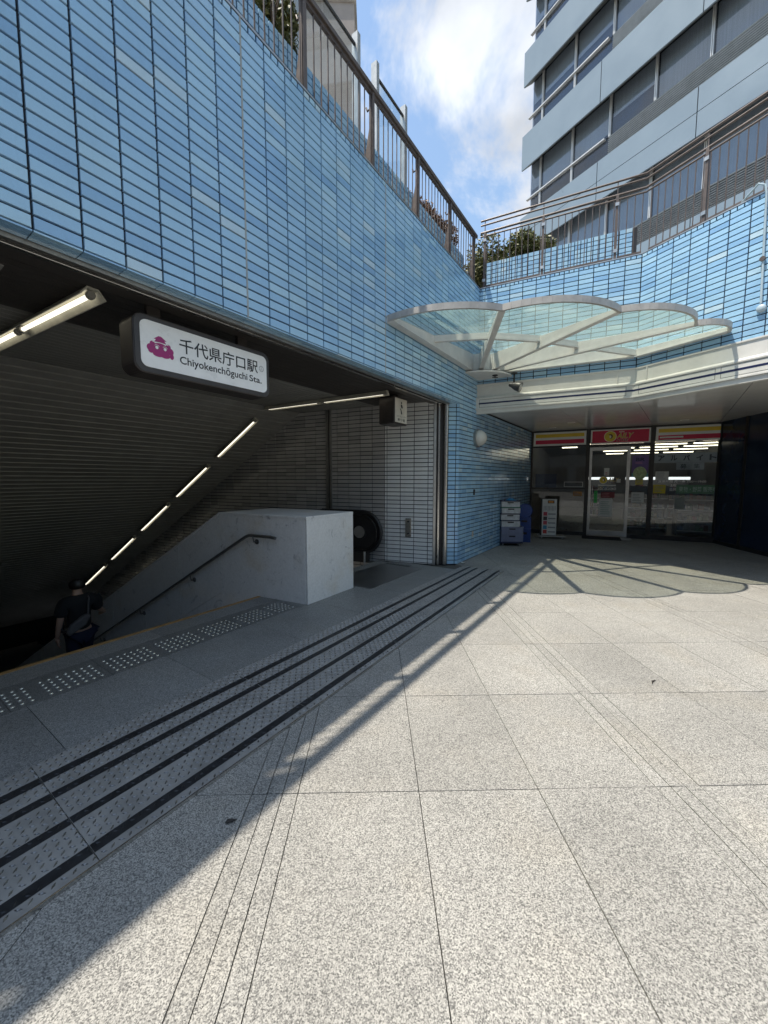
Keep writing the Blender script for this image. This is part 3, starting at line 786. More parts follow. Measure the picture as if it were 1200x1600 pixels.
# fluorescent lights
def strip_light(p0, p1, label, wid=0.11, up=V((0, 0, 1))):
    """trough p0->p1 hanging under the slats with a lit tube between two sockets"""
    p0, p1 = V(p0), V(p1); d = (p1 - p0).normalized(); sd = d.cross(up).normalized(); dn = sd.cross(d).normalized()
    if dn.z > 0: dn = -dn
    t = thing('strip_light', label, 'strip light', (p0 + p1) / 2, 'fluorescent strip lights on the station ceiling')
    def q(a, b, c): return p0 + d * a + sd * b + dn * c
    L = (p1 - p0).length; h = wid / 2
    m = MB(); m.prism([q(0, -h, 0.06), q(0, -h * 0.45, -0.0), q(0, h * 0.45, -0.0), q(0, h, 0.06), q(0, h, 0.066), q(0, h * 0.9, 0.066), q(0, h * 0.40, 0.010), q(0, -h * 0.40, 0.010), q(0, -h * 0.9, 0.066), q(0, -h, 0.066)], d * L)
    m.build('trough', plain('cream_reflector', (0.52, 0.50, 0.42), 0.4, var=0.2), t)
    for a in (0.02, L - 0.07):
        m = MB(); m.lathe(q(a, 0, 0.042), d, [(0.026, 0), (0.030, 0.012), (0.030, 0.038), (0.024, 0.05)], 10); m.build('socket', plain('socket_grey', (0.30, 0.29, 0.26), 0.5), t, smooth=True)
    m = MB(); m.tube([q(0.07, 0, 0.042), q(L - 0.07, 0, 0.042)], 0.0165, 10); m.build('lit_tube', M_TUBE, t, smooth=True)
zc = Z_C - 0.012
for i in range(2):
    w0_, w1_ = 0.55 + i * 1.32, 0.55 + (i + 1) * 1.32 - 0.01
    strip_light(SW(-1.49 - 0.07 * (w0_ - 0.55), w0_, zc), SW(-1.49 - 0.07 * (w1_ - 0.55), w1_, zc), ['lit strip light over the escalator sign, nearest the blue wall', 'second lit strip light from the escalator sign on the flat ceiling'][i])
ords = ['topmost', 'second', 'third', 'fourth', 'lowest']
for i in range(5):
    w0_, w1_ = 3.46 + i * 1.405, 3.46 + i * 1.405 + 1.16
    strip_light(SW(-1.69 - 0.115 * (w0_ - 3.3), w0_, ceil_z(w0_) - 0.03), SW(-1.69 - 0.115 * (w1_ - 3.3), w1_, ceil_z(w1_) - 0.03), ords[i] + ' lit strip light on the sloping ceiling over the stairs')
for i in range(2):
    w0_, w1_ = 0.52 + i * 1.36, 0.52 + (i + 1) * 1.36 - 0.006
    strip_light(SW(-5.318 - 0.07 * (w0_ - 0.55), w0_, zc), SW(-5.318 - 0.07 * (w1_ - 0.55), w1_, zc), ['large lit strip light left of the station sign', 'lit strip light cut off by the left picture edge'][i], 0.165)

# marble parapet between stairs and escalator
par = thing('marble_parapet', 'grey marble parapet block between stairs and escalator', 'parapet', SW(-2.8, 0.8, 0))
b0_ = SW(-3.203, 0.60, 0); b1_ = SW(-2.287, 0.615, 0)
FB = Frame((b0_.x, b0_.y), (b1_ - b0_)[:2]); bl = (b1_ - b0_).length            # front face
FS = Frame((b0_.x, b0_.y), RD)                                                  # stair side: t<0 goes in; outward is the stair side
TF, ZT, SLP = 1.48, 1.10, 0.565
def side_pt(t, b, z): return FS(-t, b, z)
Wd = FB.d * bl                                                                  # across
core = [(0.012, -0.01), (0.012, ZT - 0.03), (TF, ZT - 0.03), (9.5, ZT - 0.03 - SLP * (9.5 - TF)), (9.5, -6.6), (0.9, -0.2), (0.75, -0.01)]
m1 = MB(); m1.prism([side_pt(t, -0.012, z) for t, z in core], Wd * 0.985); m1.build('core', M_MARBLE, par)
m1 = MB(); m1.fb(FB, 0.0, bl, -0.010, 0.012, 0.0, ZT - 0.031); m1.build('front_panel', M_MARBLE, par, bevel=0.003)
def panel(pts):
    m = MB(); m.prism([side_pt(t, -0.011, z) for t, z in pts], FS.n * 0.015); m.build('side_panel', M_MARBLE, par, bevel=0.002)
g = 0.0025
panel([(0.016, 0.0), (0.016, ZT - 0.031), (0.69 - g, ZT - 0.031), (0.69 - g, 0.0)])
panel([(0.69 + g, -0.3), (0.69 + g, ZT - 0.031), (TF - g, ZT - 0.031), (TF - g, 0.0), (TF - g, -0.3)])
t = TF
while t < 8.0:
    z0, z1 = ZT - 0.031 - SLP * (t - TF), ZT - 0.031 - SLP * (t + 0.9 - TF)
    panel([(t + g, z0 - 1.10), (t + g, z0 - SLP * g), (t + 0.9 - g, z1 + SLP * g), (t + 0.9 - g, z1 - 1.10)])
    panel([(t + g, z0 - 1.9), (t + g, z0 - 1.105), (t + 0.9 - g, z1 - 1.105), (t + 0.9 - g, z1 - 1.9)])
    t += 0.9
m1 = MB(); m1.prism([side_pt(-0.012, 0.012, ZT - 0.03), side_pt(-0.012, 0.012, ZT), side_pt(TF, 0.012, ZT), side_pt(TF, 0.012, ZT - 0.03)], FB.d * (bl + 0.012)); m1.build('cap', M_MARBLE, par, bevel=0.003)
m1 = MB(); m1.prism([side_pt(TF + 0.002, 0.012, ZT - 0.03), side_pt(TF + 0.002, 0.012, ZT), side_pt(9.5, 0.012, ZT - SLP * (9.5 - TF)), side_pt(9.5, 0.012, ZT - 0.03 - SLP * (9.5 - TF))], FB.d * (bl + 0.012)); m1.build('sloping_cap', M_MARBLE, par)
# handrail
hr = thing('handrail', 'steel handrail along the marble stair side', 'handrail', side_pt(1, 0.08, 0))
M_RAILM = plain('handrail_metal', (0.22, 0.22, 0.215), 0.3, 0.85, var=0.15)
path = [side_pt(0.42, 0.075, 0.815), side_pt(0.50, 0.075, 0.825), side_pt(0.86, 0.075, 0.825), side_pt(0.93, 0.075, 0.80)] + [side_pt(0.93 + k, 0.075, 0.80 - 0.563 * k) for k in (0.6, 2, 4, 7)]
m1 = MB(); m1.tube(path, 0.021, 10); m1.build('rail', M_RAILM, hr, smooth=True)
for t_ in (0.80, 2.05, 3.3, 4.5):
    zr = 0.825 if t_ < 0.9 else 0.80 - 0.563 * (t_ - 0.93)
    m1 = MB(); m1.tube([side_pt(t_, 0.005, zr - 0.09), side_pt(t_, 0.06, zr - 0.085), side_pt(t_, 0.075, zr - 0.02)], 0.009, 8); m1.lathe(side_pt(t_, 0.004, zr - 0.09), FS.n, [(0.035, 0), (0.035, 0.006)], 12)
    m1.build('bracket', M_RAILM, hr, smooth=True)

# escalator
esc = thing('escalator', 'black escalator handrail newel beside the white tiles', 'escalator', SW(-0.85, 1.5, 0))
e0 = SW(-0.78, 1.16, 0); FE = Frame((e0.x, e0.y), RD)
def ept(t, b, z): return FE(-t, b, z)
NR, NZ = 0.40, 0.57
def newel(r):
    pts = [(NR + 0.9, NZ + r)] + [(NR - r * math.sin(a), NZ + r * math.cos(a)) for a in [math.pi * k / 20 for k in range(21)]] + [(NR + 0.9, NZ - r)]
    return pts
m1 = MB(); m1.prism([ept(t, 0.0, z) for t, z in newel(NR - 0.05)], -FE.n * 0.03); m1.build('newel_panel', M_BLACK, esc)
hp = newel(NR - 0.02)
low = [(NR + 0.9 + k, NZ + NR - 0.02 - 0.577 * k) for k in (0.5, 2, 4, 6)]
path = [ept(t, -0.015, z) for t, z in reversed(low)] + [ept(t, -0.015, z) for t, z in hp]
m1 = MB(); m1.tube(path, 0.038, 10); m1.build('hand_belt', M_BLACK, esc, smooth=True)
m1 = MB(); m1.tube([ept(t, 0.03, z) for t, z in newel(NR - 0.085)], 0.012, 8); m1.build('inner_trim', plain('black_trim', (0.05, 0.05, 0.05), 0.25, 0.6), esc, smooth=True)
m1 = MB(); m1.lathe(ept(NR + 0.06, 0.0, NZ), FE.n, [(0.15, 0), (0.15, 0.008), (0.14, 0.012)], 28); m1.build('hub_ring', M_BLACK, esc)
m1 = MB(); m1.lathe(ept(NR + 0.06, 0.012, NZ), FE.n, [(0.115, 0), (0.115, 0.006)], 28); m1.build('hub_disc', M_STEELB, esc)
m1 = MB(); m1.prism([ept(t, 0.02, z) for t, z in ((0.32, 0.0), (0.32, 0.20), (1.3, 0.20), (7, 0.20 - 0.577 * 5.7), (7, -0.4 - 0.577 * 5.7), (1.5, -0.3), (1.3, 0.0))], -FE.n * 0.16); m1.build('skirt', M_DARK, esc)
m1 = MB(); m1.tube([ept(0.28, 0.14, 0.0), ept(0.28, 0.14, 0.23)], 0.022, 10); m1.build('bollard_post', M_STEELB, esc)
m1 = MB(); m1.prism([ept(t, 0.10, z) for t, z in ((1.2, 0.006), (1.8, -0.05), (7, -0.05 - 0.577 * 5.2), (7, -0.3 - 0.577 * 5.2), (1.2, -0.3))], FB.d * -1.3); m1.build('step_band', M_DARK, esc)
cov = tag(MB().hexa([SW(s, w, z) for z in (-0.03, 0.003) for s, w in ((-2.20, 0.325), (-0.60, 0.325), (-0.60, 0.6195), (-2.20, 0.6195))][:4][::-1] + [SW(s, w, 0.003) for s, w in ((-2.20, 0.36), (-0.72, 0.36), (-0.72, 1.165), (-2.20, 1.165))][::-1]).build('floor_cover', plain('dull_cover_plate', (0.20, 0.20, 0.195), 0.35, 0.7, var=0.25, scale=3), loc=SW(-1.5, 0.7, 0)), 'dull steel floor cover in front of the escalator', 'floor plate')

# station sign
sign = thing('station_sign', 'white station name sign with magenta emblem under the lintel', 'sign', SW(-4.55, 0.4, 2.55))
W_SG = 0.30
def rounded(F, a0, a1, z0, z1, r, b, n=6):
    out = []
    for (cx, cz, st_) in ((a1 - r, z1 - r, 0), (a0 + r, z1 - r, 90), (a0 + r, z0 + r, 180), (a1 - r, z0 + r, 270)):
        for k in range(n + 1):
            a = R(st_ + 90 * k / n); out.append(F(cx + r * math.cos(a), b, cz + r * math.sin(a)))
    return out
m1 = MB(); m1.prism(rounded(FP, -5.165, -3.945, 2.345, 2.775, 0.075, -W_SG - 0.005), -FP.n * 0.21); m1.build('case', M_SIGNCASE, sign, bevel=0.008)
m1 = MB(); m1.prism(rounded(FP, -5.155, -3.955, 2.355, 2.765, 0.07, -W_SG - 0.006), FP.n * 0.006); m1.build('front_rim', M_SIGNCASE, sign)
M_SGN = plain('sign_acrylic', (0.88, 0.88, 0.86), 0.3, var=0.05, scale=9)
m1 = MB(); m1.prism(rounded(FP, -5.118, -3.985, 2.392, 2.732, 0.05, -W_SG + 0.0005), FP.n * 0.004); face = m1.build('face_panel', M_SGN, sign)
m1 = MB(); m1.fb(FP, -5.0, -4.9, -0.47, -0.43, 2.77, 2.94); m1.build('hanger', M_SIGNCASE, sign)
m1 = MB(); m1.fb(FP, -4.2, -4.1, -0.47, -0.43, 2.77, 2.94); m1.build('hanger', M_SIGNCASE, sign)
M_MAG = plain('magenta_print', (0.36, 0.012, 0.155), 0.4, var=0.03)
M_INK = plain('black_print', (0.012, 0.012, 0.013), 0.4, var=0.03)
SGF = lambda a, z, b=0.0: FP(a, -W_SG + 0.0050 + b, z)
def blob(cx, cz, rx, rz, rot=0, n=24):
    pts = []
    for k in range(n):
        a = 2 * math.pi * k / n; x, z = rx * math.cos(a), rz * math.sin(a); ca, sa = math.cos(rot), math.sin(rot)
        pts.append((cx + x * ca - z * sa, cz + x * sa + z * ca))
    return pts
def union_poly(shapes, b):
    m = MB()
    for i, sh in enumerate(shapes): m.poly([SGF(a, z, b + i * 0.00025) for a, z in sh])
    return m
ex_, ez_ = -4.977, 2.535
emb = union_poly([blob(ex_, ez_, 0.068, 0.050, 0.0), blob(ex_ - 0.072, ez_ + 0.002, 0.027, 0.028), blob(ex_ + 0.072, ez_ + 0.004, 0.026, 0.027), blob(ex_ - 0.058, ez_ + 0.034, 0.019, 0.019), blob(ex_ + 0.058, ez_ + 0.036, 0.019, 0.019),
                  blob(ex_ - 0.070, ez_ - 0.020, 0.020, 0.017), blob(ex_ + 0.082, ez_ - 0.030, 0.016, 0.022), blob(ex_ - 0.02, ez_ - 0.034, 0.040, 0.021), blob(ex_ + 0.03, ez_ - 0.034, 0.040, 0.021)], 0)
emb.build('emblem_head', M_MAG, sign)
hat = union_poly([[(ex_ - 0.044, ez_ + 0.052), (ex_ + 0.044, ez_ + 0.052), (ex_ + 0.030, ez_ + 0.075), (ex_ - 0.030, ez_ + 0.075)], [(ex_ - 0.048, ez_ + 0.073), (ex_ + 0.048, ez_ + 0.073), (ex_ + 0.008, ez_ + 0.100), (ex_ - 0.012, ez_ + 0.100)]], 0.0005)
hat.build('emblem_hat', M_MAG, sign)
eyes = MB()
for dx in (-0.028, 0.032):
    eyes.poly([SGF(a, z, 0.0036) for a, z in blob(ex_ + dx, ez_ + 0.012, 0.011, 0.012)])
    arc = [(ex_ + dx + 0.020 * math.cos(R(a)), ez_ + 0.012 + 0.021 * math.sin(R(a))) for a in range(25, 150, 12)]; arc2 = [(ex_ + dx + 0.017 * math.cos(R(a)), ez_ + 0.012 + 0.018 * math.sin(R(a))) for a in range(25, 150, 12)]
    for i in range(len(arc) - 1): eyes.poly([SGF(*p, 0.0036) for p in (arc[i], arc[i + 1], arc2[i + 1], arc2[i])])
brim = [(ex_ - 0.058 + 0.0116 * k, ez_ + 0.046 + 0.004 * math.sin(k * 0.314 * 1.0)) for k in range(11)]
for i in range(10): eyes.poly([SGF(brim[i][0], brim[i][1], 0.0036), SGF(brim[i + 1][0], brim[i + 1][1], 0.0036), SGF(brim[i + 1][0], brim[i + 1][1] + 0.004, 0.0036), SGF(brim[i][0], brim[i][1] + 0.004, 0.0036)])
eyes.build('emblem_eyes', M_SGN, sign)
UP = V((0, 0, 1))
text('kanji_lettering', '千代県庁口駅', SGF(-4.832, 2.556), FP.d, UP, 0.745, 0.118, M_INK, sign, 0.0012, off=0.010)
text('roman_lettering', 'Chiyokenchōguchi', SGF(-4.832, 2.452), FP.d, UP, 0.625, 0.082, M_INK, sign, 0.0012, off=0.013)
text('roman_lettering', 'Sta.', SGF(-4.185, 2.4702), FP.d, UP, 0.138, 0.058, M_INK, sign, 0.0012, off=0.013)
m1 = MB()
for k in range(24):
    a0, a1 = 2 * math.pi * k / 24, 2 * math.pi * (k + 1) / 24
    m1.poly([SGF(-4.046 + r * math.cos(a), 2.610 + r * 1.05 * math.sin(a), 0.001) for r, a in ((0.026, a0), (0.026, a1), (0.0225, a1), (0.0225, a0))])
M_GREY = plain('grey_print', (0.13, 0.13, 0.14), 0.4)
m1.build('number_ring', M_GREY, sign)
text('number_lettering', 'H', SGF(-4.052, 2.612), FP.d, UP, 0.012, 0.014, M_GREY, sign, 0.0012); text('number_lettering', '01', SGF(-4.056, 2.594), FP.d, UP, 0.020, 0.015, M_GREY, sign, 0.0012)
# escalator sign
es = thing('escalator_sign', 'small dark box sign with escalator pictogram in front of the white tiles', 'sign', SW(-1.17, 0.6, 2.6))
m1 = MB(); m1.fb(FP, -1.37, -0.965, -0.80, -0.505, 2.435, 2.865); m1.build('case', M_SIGNCASE, es, bevel=0.02)
m1 = MB(); m1.fb(FP, -1.345, -0.99, -0.506, -0.500, 2.46, 2.84); m1.build('face_panel', plain('cream_face', (0.66, 0.62, 0.54), 0.35), es, bevel=0.003)
ESF = lambda a, z: FP(a, -0.4975, z)
m1 = MB(); m1.poly([ESF(a, z) for a, z in blob(-1.165, 2.775, 0.016, 0.019)])
m1.poly([ESF(a, z) for a, z in ((-1.185, 2.75), (-1.14, 2.745), (-1.125, 2.70), (-1.155, 2.685), (-1.185, 2.72))][::-1]); m1.poly([ESF(a, z) for a, z in ((-1.20, 2.69), (-1.165, 2.66), (-1.14, 2.60), (-1.18, 2.595), (-1.185, 2.65), (-1.21, 2.675))][::-1])
m1.build('pictogram', M_INK, es)
text('lettering', 'エスカレーター', ESF(-1.31, 2.545), FP.d, UP, 0.29, 0.030, M_INK, es, 0.0); text('lettering', '乗り場', ESF(-1.28, 2.482), FP.d, UP, 0.22, 0.046, M_INK, es, 0.0, off=0.01)
m1 = MB(); m1.fb(FP, -1.20, -1.12, -0.70, -0.60, 2.86, 2.94); m1.build('hanger', M_SIGNCASE, es)

# ================================================================== UPPER WALL OVER THE SHOP
uw = thing('tiled_wall', 'sunlit pale blue tile wall above the shop, bent in two legs', 'wall', FR1(1.3, -0.1, 3.4))
R2L = 4.6
mK = (FR1.n + FR2.n) / (1 + FR1.n.dot(FR2.n))
def sweep_pts(b, z, t0=-0.06, t1=R2L):
    k = K_ + mK * b
    return [FR1(t0, b, z), V((k.x, k.y, z)), FR2(t1, b, z)]
def sweep(prof, t0=-0.06, t1=R2L):
    m = MB(); n = len(prof); vs = []
    cols = [sweep_pts(b, z, t0, t1) for b, z in prof]
    for j in range(3): vs += [c[j] for c in cols]
    fs = [(j * n + i, j * n + (i + 1) % n, (j + 1) * n + (i + 1) % n, (j + 1) * n + i) for j in range(2) for i in range(n)]
    fs += [tuple(range(n)), tuple(range(3 * n - 1, 2 * n - 1, -1))]
    return m.add(vs, fs)
sweep([(-0.0195, 3.28), (-0.0195, 5.176), (-0.25, 5.176), (-0.25, 3.30)]).build('backing', M_JOINT, uw)
tiles = []
kink = 0.0
ce = col_edges(0, 2.60, 2.60, PX)
ce2 = [k * PX for k in range(20)]
for F, e in ((FR1, ce), (FR2, ce2)):
    for a0, a1 in zip(e[:-1], e[1:]):
        for k in range(24): tiles.append((F, a0, a1, ZS - (k + 1) * PZ, ZS - k * PZ))
for F, e in ((FR1, col_edges(0, 2.60, 2.60, PX / 3)), (FR2, [k * PX / 3 for k in range(58)])):
    for a0, a1 in zip(e[:-1], e[1:]): tiles.append((F, a0, a1, ZS, Z_TOP))
lay_tiles(uw, tiles, M_TILE)
sweep([(0.004, 5.18), (0.004, 5.196), (-0.25, 5.196), (-0.25, 5.18)]).build('coping', M_STEELB, uw)

# cornice
cor = thing('cornice', 'white enamel cornice with navy stripe over the shop front', 'cornice', FR1(1.3, 0.05, 2.9))
sweep([(-0.02, 3.385), (0.045, 3.385), (0.045, 3.365), (0.030, 3.358), (0.030, 3.160), (0.062, 3.125), (-0.02, 3.125)]).build('upper_fascia', M_CORN, cor)
sweep([(-0.02, 3.124), (0.085, 3.124), (0.085, 3.104), (0.073, 3.100), (0.073, 2.922), (0.085, 2.918), (0.085, 2.898), (-0.02, 2.898)]).build('stripe_band', M_CORN, cor)
sweep([(-0.02, 2.897), (0.060, 2.897), (0.060, 2.826), (-0.02, 2.826)]).build('lower_lip', M_CORN, cor)
sweep([(0.0735, 3.028), (0.0755, 3.028), (0.0755, 3.000), (0.0735, 3.000)], t0=0.04).build('navy_line', M_NAVY, cor)
M_GROOVE = plain('panel_groove', (0.14, 0.14, 0.13), 0.7)
def band_panel(F, a0, a1):
    m = MB()
    for q in ((a0, a1, 2.938, 2.943), (a0, a1, 3.084, 3.089), (a0, a0 + 0.006, 2.943, 3.084), (a1 - 0.006, a1, 2.943, 3.084)):
        m.fb(F, q[0], q[1], 0.0732, 0.0745, q[2], q[3])
    m.build('panel_groove', M_GROOVE, cor)
band_panel(FR1, 0.05, 2.47)
band_panel(FR2, 0.10, 1.13); band_panel(FR2, 1.19, 2.3); band_panel(FR2, 2.36, 3.5)
for F, a in ((FR1, 2.33), (FR2, 0.19), (FR2, 1.9)):
    m1 = MB(); m1.fb(F, a, a + 0.012, 0.030, 0.047, 3.160, 3.387); m1.build('fascia_seam', M_CORN, cor)

# dark glazed return wall at the right
dw = thing('dark_wall', 'dark navy glazed panel wall at the right of the shop', 'wall', (8.2, 8, 0))
M_NAVYP = plain('navy_panel', (0.016, 0.028, 0.055), 0.12, var=0.2, scale=2)
DWP = [V((8.32, 9.20, 0)), V((8.11, 8.32, 0)), V((7.72, 6.5, 0)), V((7.2, 4.0, 0))]
for p, q in zip(DWP[:-1], DWP[1:]):
    F = Frame((q.x, q.y), (p - q)[:2]); L = (p - q).length
    F2 = Frame((p.x, p.y), (q - p)[:2])
    m1 = MB(); m1.fb(F2, 0.004, L - 0.004, -0.14, 0.0, 0, 3.0); m1.build('panel', M_NAVYP, dw)
    m1 = MB(); m1.fb(F2, 0.0, 0.07, 0.0, 0.022, 0, 2.95); m1.build('mullion', M_DARK, dw)
    m1 = MB(); m1.fb(F2, 0.07, L - 0.01, 0.0, 0.018, 0, 0.09); m1.build('base_rail', M_DARK, dw)

# shop soffit
SOF = 2.928
soffit = structure('shop_soffit', FF(2, 2, SOF))
def soff_panel(pts):
    m = MB(); m.prism([V((p.x, p.y, SOF)) for p in pts], (0, 0, 0.05)); m.build('soffit_panel', plain('soffit_enamel', (0.72, 0.71, 0.68), 0.16, 0.0, var=0.05, scale=3, spec=0.7), soffit)
e1 = K_ + mK * 0.02
cA = FR1(0.0, 0.02, 0)
def ffp(a, b): return FF(a, b, 0)
pL = [FP(0.87, 0.003, 0), FP(5.15, 0.003, 0)]
def lerp(a, b, t): return a + (b - a) * t
front = [cA, lerp(cA, e1, 0.5), e1, FR2(1.6, 0.02, 0), FR2(3.2, 0.02, 0)]
back = [pL[1], ffp(1.42, 0.02), ffp(2.86, 0.02), V((8.3, 9.2, 0)), V((7.45, 4.9, 0))]
for i in range(4):
    f0, f1, k0, k1 = front[i], front[i + 1], back[i], back[i + 1]
    e = 0.003
    soff_panel([lerp(f0, f1, e), lerp(f1, f0, e), lerp(k1, k0, e), lerp(k0, k1, e)])
m1 = MB(); m1.prism([V((p.x, p.y, SOF + 0.06)) for p in (cA, e1, FR2(4.5, 0, 0), V((9, 2.5, 0)), V((9, 10, 0)), FF(-0.3, -0.2, 0))], (0, 0, 0.04)); m1.build('void_lining', M_JOINT, soffit)
dls = [(1.0, 1.5), (0.55, 0.7), (3.35, 0.8), (4.75, 2.05), (5.3, 3.6)]
dlab = ['downlight in the shop soffit nearest the crates', 'downlight in the soffit above the left shop window', 'downlight in the soffit right of the shop door sign', 'downlight in the soffit above the right shop window', 'downlight in the soffit cut by the right picture edge']
for (a, b), lb in zip(dls, dlab):
    t = thing('downlight', lb, 'downlight', FF(a, b, SOF), 'round downlights in the shop soffit')
    m1 = MB(); m1.lathe(FF(a, b, SOF - 0.006), (0, 0, 1), [(0.085, 0), (0.09, 0.004), (0.09, 0.008)], 24); m1.build('trim_ring', M_WHITE, t)
    m1 = MB(); m1.lathe(FF(a, b, SOF - 0.0075), (0, 0, 1), [(0.06, 0), (0.06, 0.0012)], 24); m1.build('lens', plain('lamp_lens', (0.85, 0.83, 0.78), 0.2), t)

# ================================================================== SHOP
shop = thing('convenience_store', 'dark glazed shop front with yellow and red fascia signs', 'shop', FF(2.3, 0, 0))
def part(name, mat, *boxes, parent=shop, bevel=0.0, F=FF):
    m = MB()
    for q in boxes: m.fb(F, *q)
    return m.build(name, mat, parent, bevel=bevel)
D0, D1 = -0.06, 0.03
for a0, a1 in ((-0.04, 0.02), (1.375, 1.465), (2.835, 2.93), (4.40, 4.46), (4.66, 4.74)):
    part('mullion', M_DARK, (a0, a1, D0, D1, 0.0, 2.925))
part('top_rail', M_DARK, (0.02, 4.66, D0 + 0.002, D1 - 0.004, 2.885, 2.925))
part('base_rail', M_DARK, (0.02, 1.375, D0, D1 - 0.004, 0, 0.10), (2.42, 2.835, D0, D1 - 0.004, 0, 0.10), (2.93, 4.40, D0, D1 - 0.004, 0, 0.12), (4.46, 4.66, D0, D1 - 0.004, 0, 0.12))
part('transom', M_DARK, (0.02, 1.375, D0, D1 - 0.006, 2.46, 2.50), (1.465, 2.835, D0, D1 - 0.006, 2.43, 2.50), (2.93, 4.40, D0, D1 - 0.006, 2.47, 2.50))
part('mid_rail', M_DARK, (0.02, 1.375, D0, -0.012, 1.285, 1.325))
part('pane', M_GLASS, (0.02, 1.375, -0.028, -0.022, 0.10, 2.46))
part('pane', M_GLASS, (2.42, 2.835, -0.028, -0.022, 0.10, 2.43))
part('pane', M_GLASS, (2.93, 4.40, -0.028, -0.022, 0.12, 2.47))
part('pane', M_GLASS, (4.46, 4.66, -0.028, -0.022, 0.12, 2.885))
# door
door = part('door', M_STEELB, (1.47, 1.53, -0.05, 0.012, 0.03, 2.42), (2.34, 2.415, -0.05, 0.012, 0.03, 2.42), (1.53, 2.34, -0.05, 0.012, 2.33, 2.42))
part('pane', M_GLASS, (1.53, 2.34, -0.026, -0.020, 0.17, 2.33), parent=door)
part('kick_plate', M_STEELB, (1.53, 2.34, -0.048, 0.012, 0.03, 0.17), parent=door)
m1 = MB(); m1.tube([FF(1.56, 0.05, 0.75), FF(1.56, 0.05, 1.40)], 0.013, 10); m1.tube([FF(1.56, 0.0, 0.80), FF(1.56, 0.05, 0.80)], 0.009, 8); m1.tube([FF(1.56, 0.0, 1.35), FF(1.56, 0.05, 1.35)], 0.009, 8)
m1.build('handle', M_STEEL, door, smooth=True)
# fascia signs
M_SWHITE = plain('sign_white', (0.80, 0.79, 0.74), 0.35, var=0.04); M_YEL = plain('sign_yellow', (0.80, 0.56, 0.05), 0.35, var=0.05); M_RED = plain('sign_red', (0.62, 0.02, 0.07), 0.35, var=0.05)
def stripes_sign(a0, a1):
    s_ = part('fascia_sign', M_SWHITE, (a0, a1, -0.02, 0.022, 2.505, 2.88))
    part('yellow_stripe', M_YEL, (a0 + 0.05, a1 - 0.05, 0.0222, 0.0238, 2.735, 2.83), parent=s_)
    part('red_stripe', M_RED, (a0 + 0.05, a1 - 0.05, 0.0222, 0.0238, 2.555, 2.665), parent=s_)
    return s_
stripes_sign(0.03, 1.365); s3 = stripes_sign(2.94, 4.39)
part('name_strip', M_SWHITE, (3.02, 3.50, 0.024, 0.0252, 2.595, 2.635), parent=s3)
s2 = part('fascia_sign', M_SWHITE, (1.475, 2.825, -0.02, 0.022, 2.505, 2.88))
part('red_panel', M_RED, (1.51, 2.79, 0.0222, 0.0238, 2.535, 2.85), parent=s2)
M_YEL2 = plain('logo_yellow', (0.75, 0.56, 0.05), 0.35, var=0.04); M_MAROON = plain('logo_outline', (0.10, 0.012, 0.02), 0.4); M_CREAM = plain('logo_cream', (0.82, 0.76, 0.62), 0.4)
def logo(a, z, sc, b, parent):
    """round yellow D with slanted lettering; a, z = left, middle; sc = height"""
    P3 = lambda x, y, l: FF(a + x * sc, b + l * 0.0004, z + y * sc)
    m = MB(); m.poly([P3(0.45 + 0.50 * math.cos(t), 0.50 * math.sin(t), 0) for t in [2 * math.pi * k / 30 for k in range(30)]]); m.build('logo_disc_edge', M_CREAM, parent)
    m = MB(); m.poly([P3(0.45 + 0.45 * math.cos(t), 0.45 * math.sin(t), 1) for t in [2 * math.pi * k / 30 for k in range(30)]]); m.build('logo_disc', M_YEL2, parent)
    m = MB(); m.poly([P3(0.28 + 0.02, 0.22, 2), P3(0.55, 0.20, 2), P3(0.66, 0.05, 2), P3(0.60, -0.15, 2), P3(0.42, -0.22, 2), P3(0.50, -0.05, 2), P3(0.46, 0.10, 2), P3(0.34, 0.16, 2)][::-1]); m.build('logo_counter', M_MAROON, parent)
    m = MB(); m.poly([P3(0.46 + 0.075 * math.cos(t), -0.02 + 0.13 * math.sin(t), 3) for t in [2 * math.pi * k / 16 for k in range(16)]]); m.build('logo_glint', M_CREAM, parent)
    sh = (FF.d + UP * 0.0)
    up = (UP + FF.d * 0.28)
    text('logo_lettering', 'AILY', P3(0.93, -0.20, 0.2), FF.d, up, 1.22 * sc, 0.50 * sc, M_CREAM, parent, 0.0, off=0.04)
    text('logo_lettering', 'AILY', P3(0.95, -0.18, 0.2), FF.d, up, 1.17 * sc, 0.46 * sc, M_MAROON, parent, 0.0006, off=0.022)
    text('logo_lettering', 'AILY', P3(0.97, -0.165, 0.2), FF.d, up, 1.12 * sc, 0.43 * sc, M_YEL2, parent, 0.0012, off=0.0)
    text('logo_lettering', 'NEW', P3(1.12, 0.33, 0.2), FF.d, up, 0.42 * sc, 0.13 * sc, M_CREAM, parent, 0.0, off=0.03)
    text('logo_lettering', 'STORE', P3(0.92, -0.47, 0.2), FF.d, up, 0.90 * sc, 0.19 * sc, M_CREAM, parent, 0.0, off=0.03)
    text('logo_lettering', 'STORE', P3(0.93, -0.46, 0.2), FF.d, up, 0.87 * sc, 0.17 * sc, M_MAROON, parent, 0.0006, off=0.012)
logo(1.80, 2.692, 0.29, 0.0245, s2)
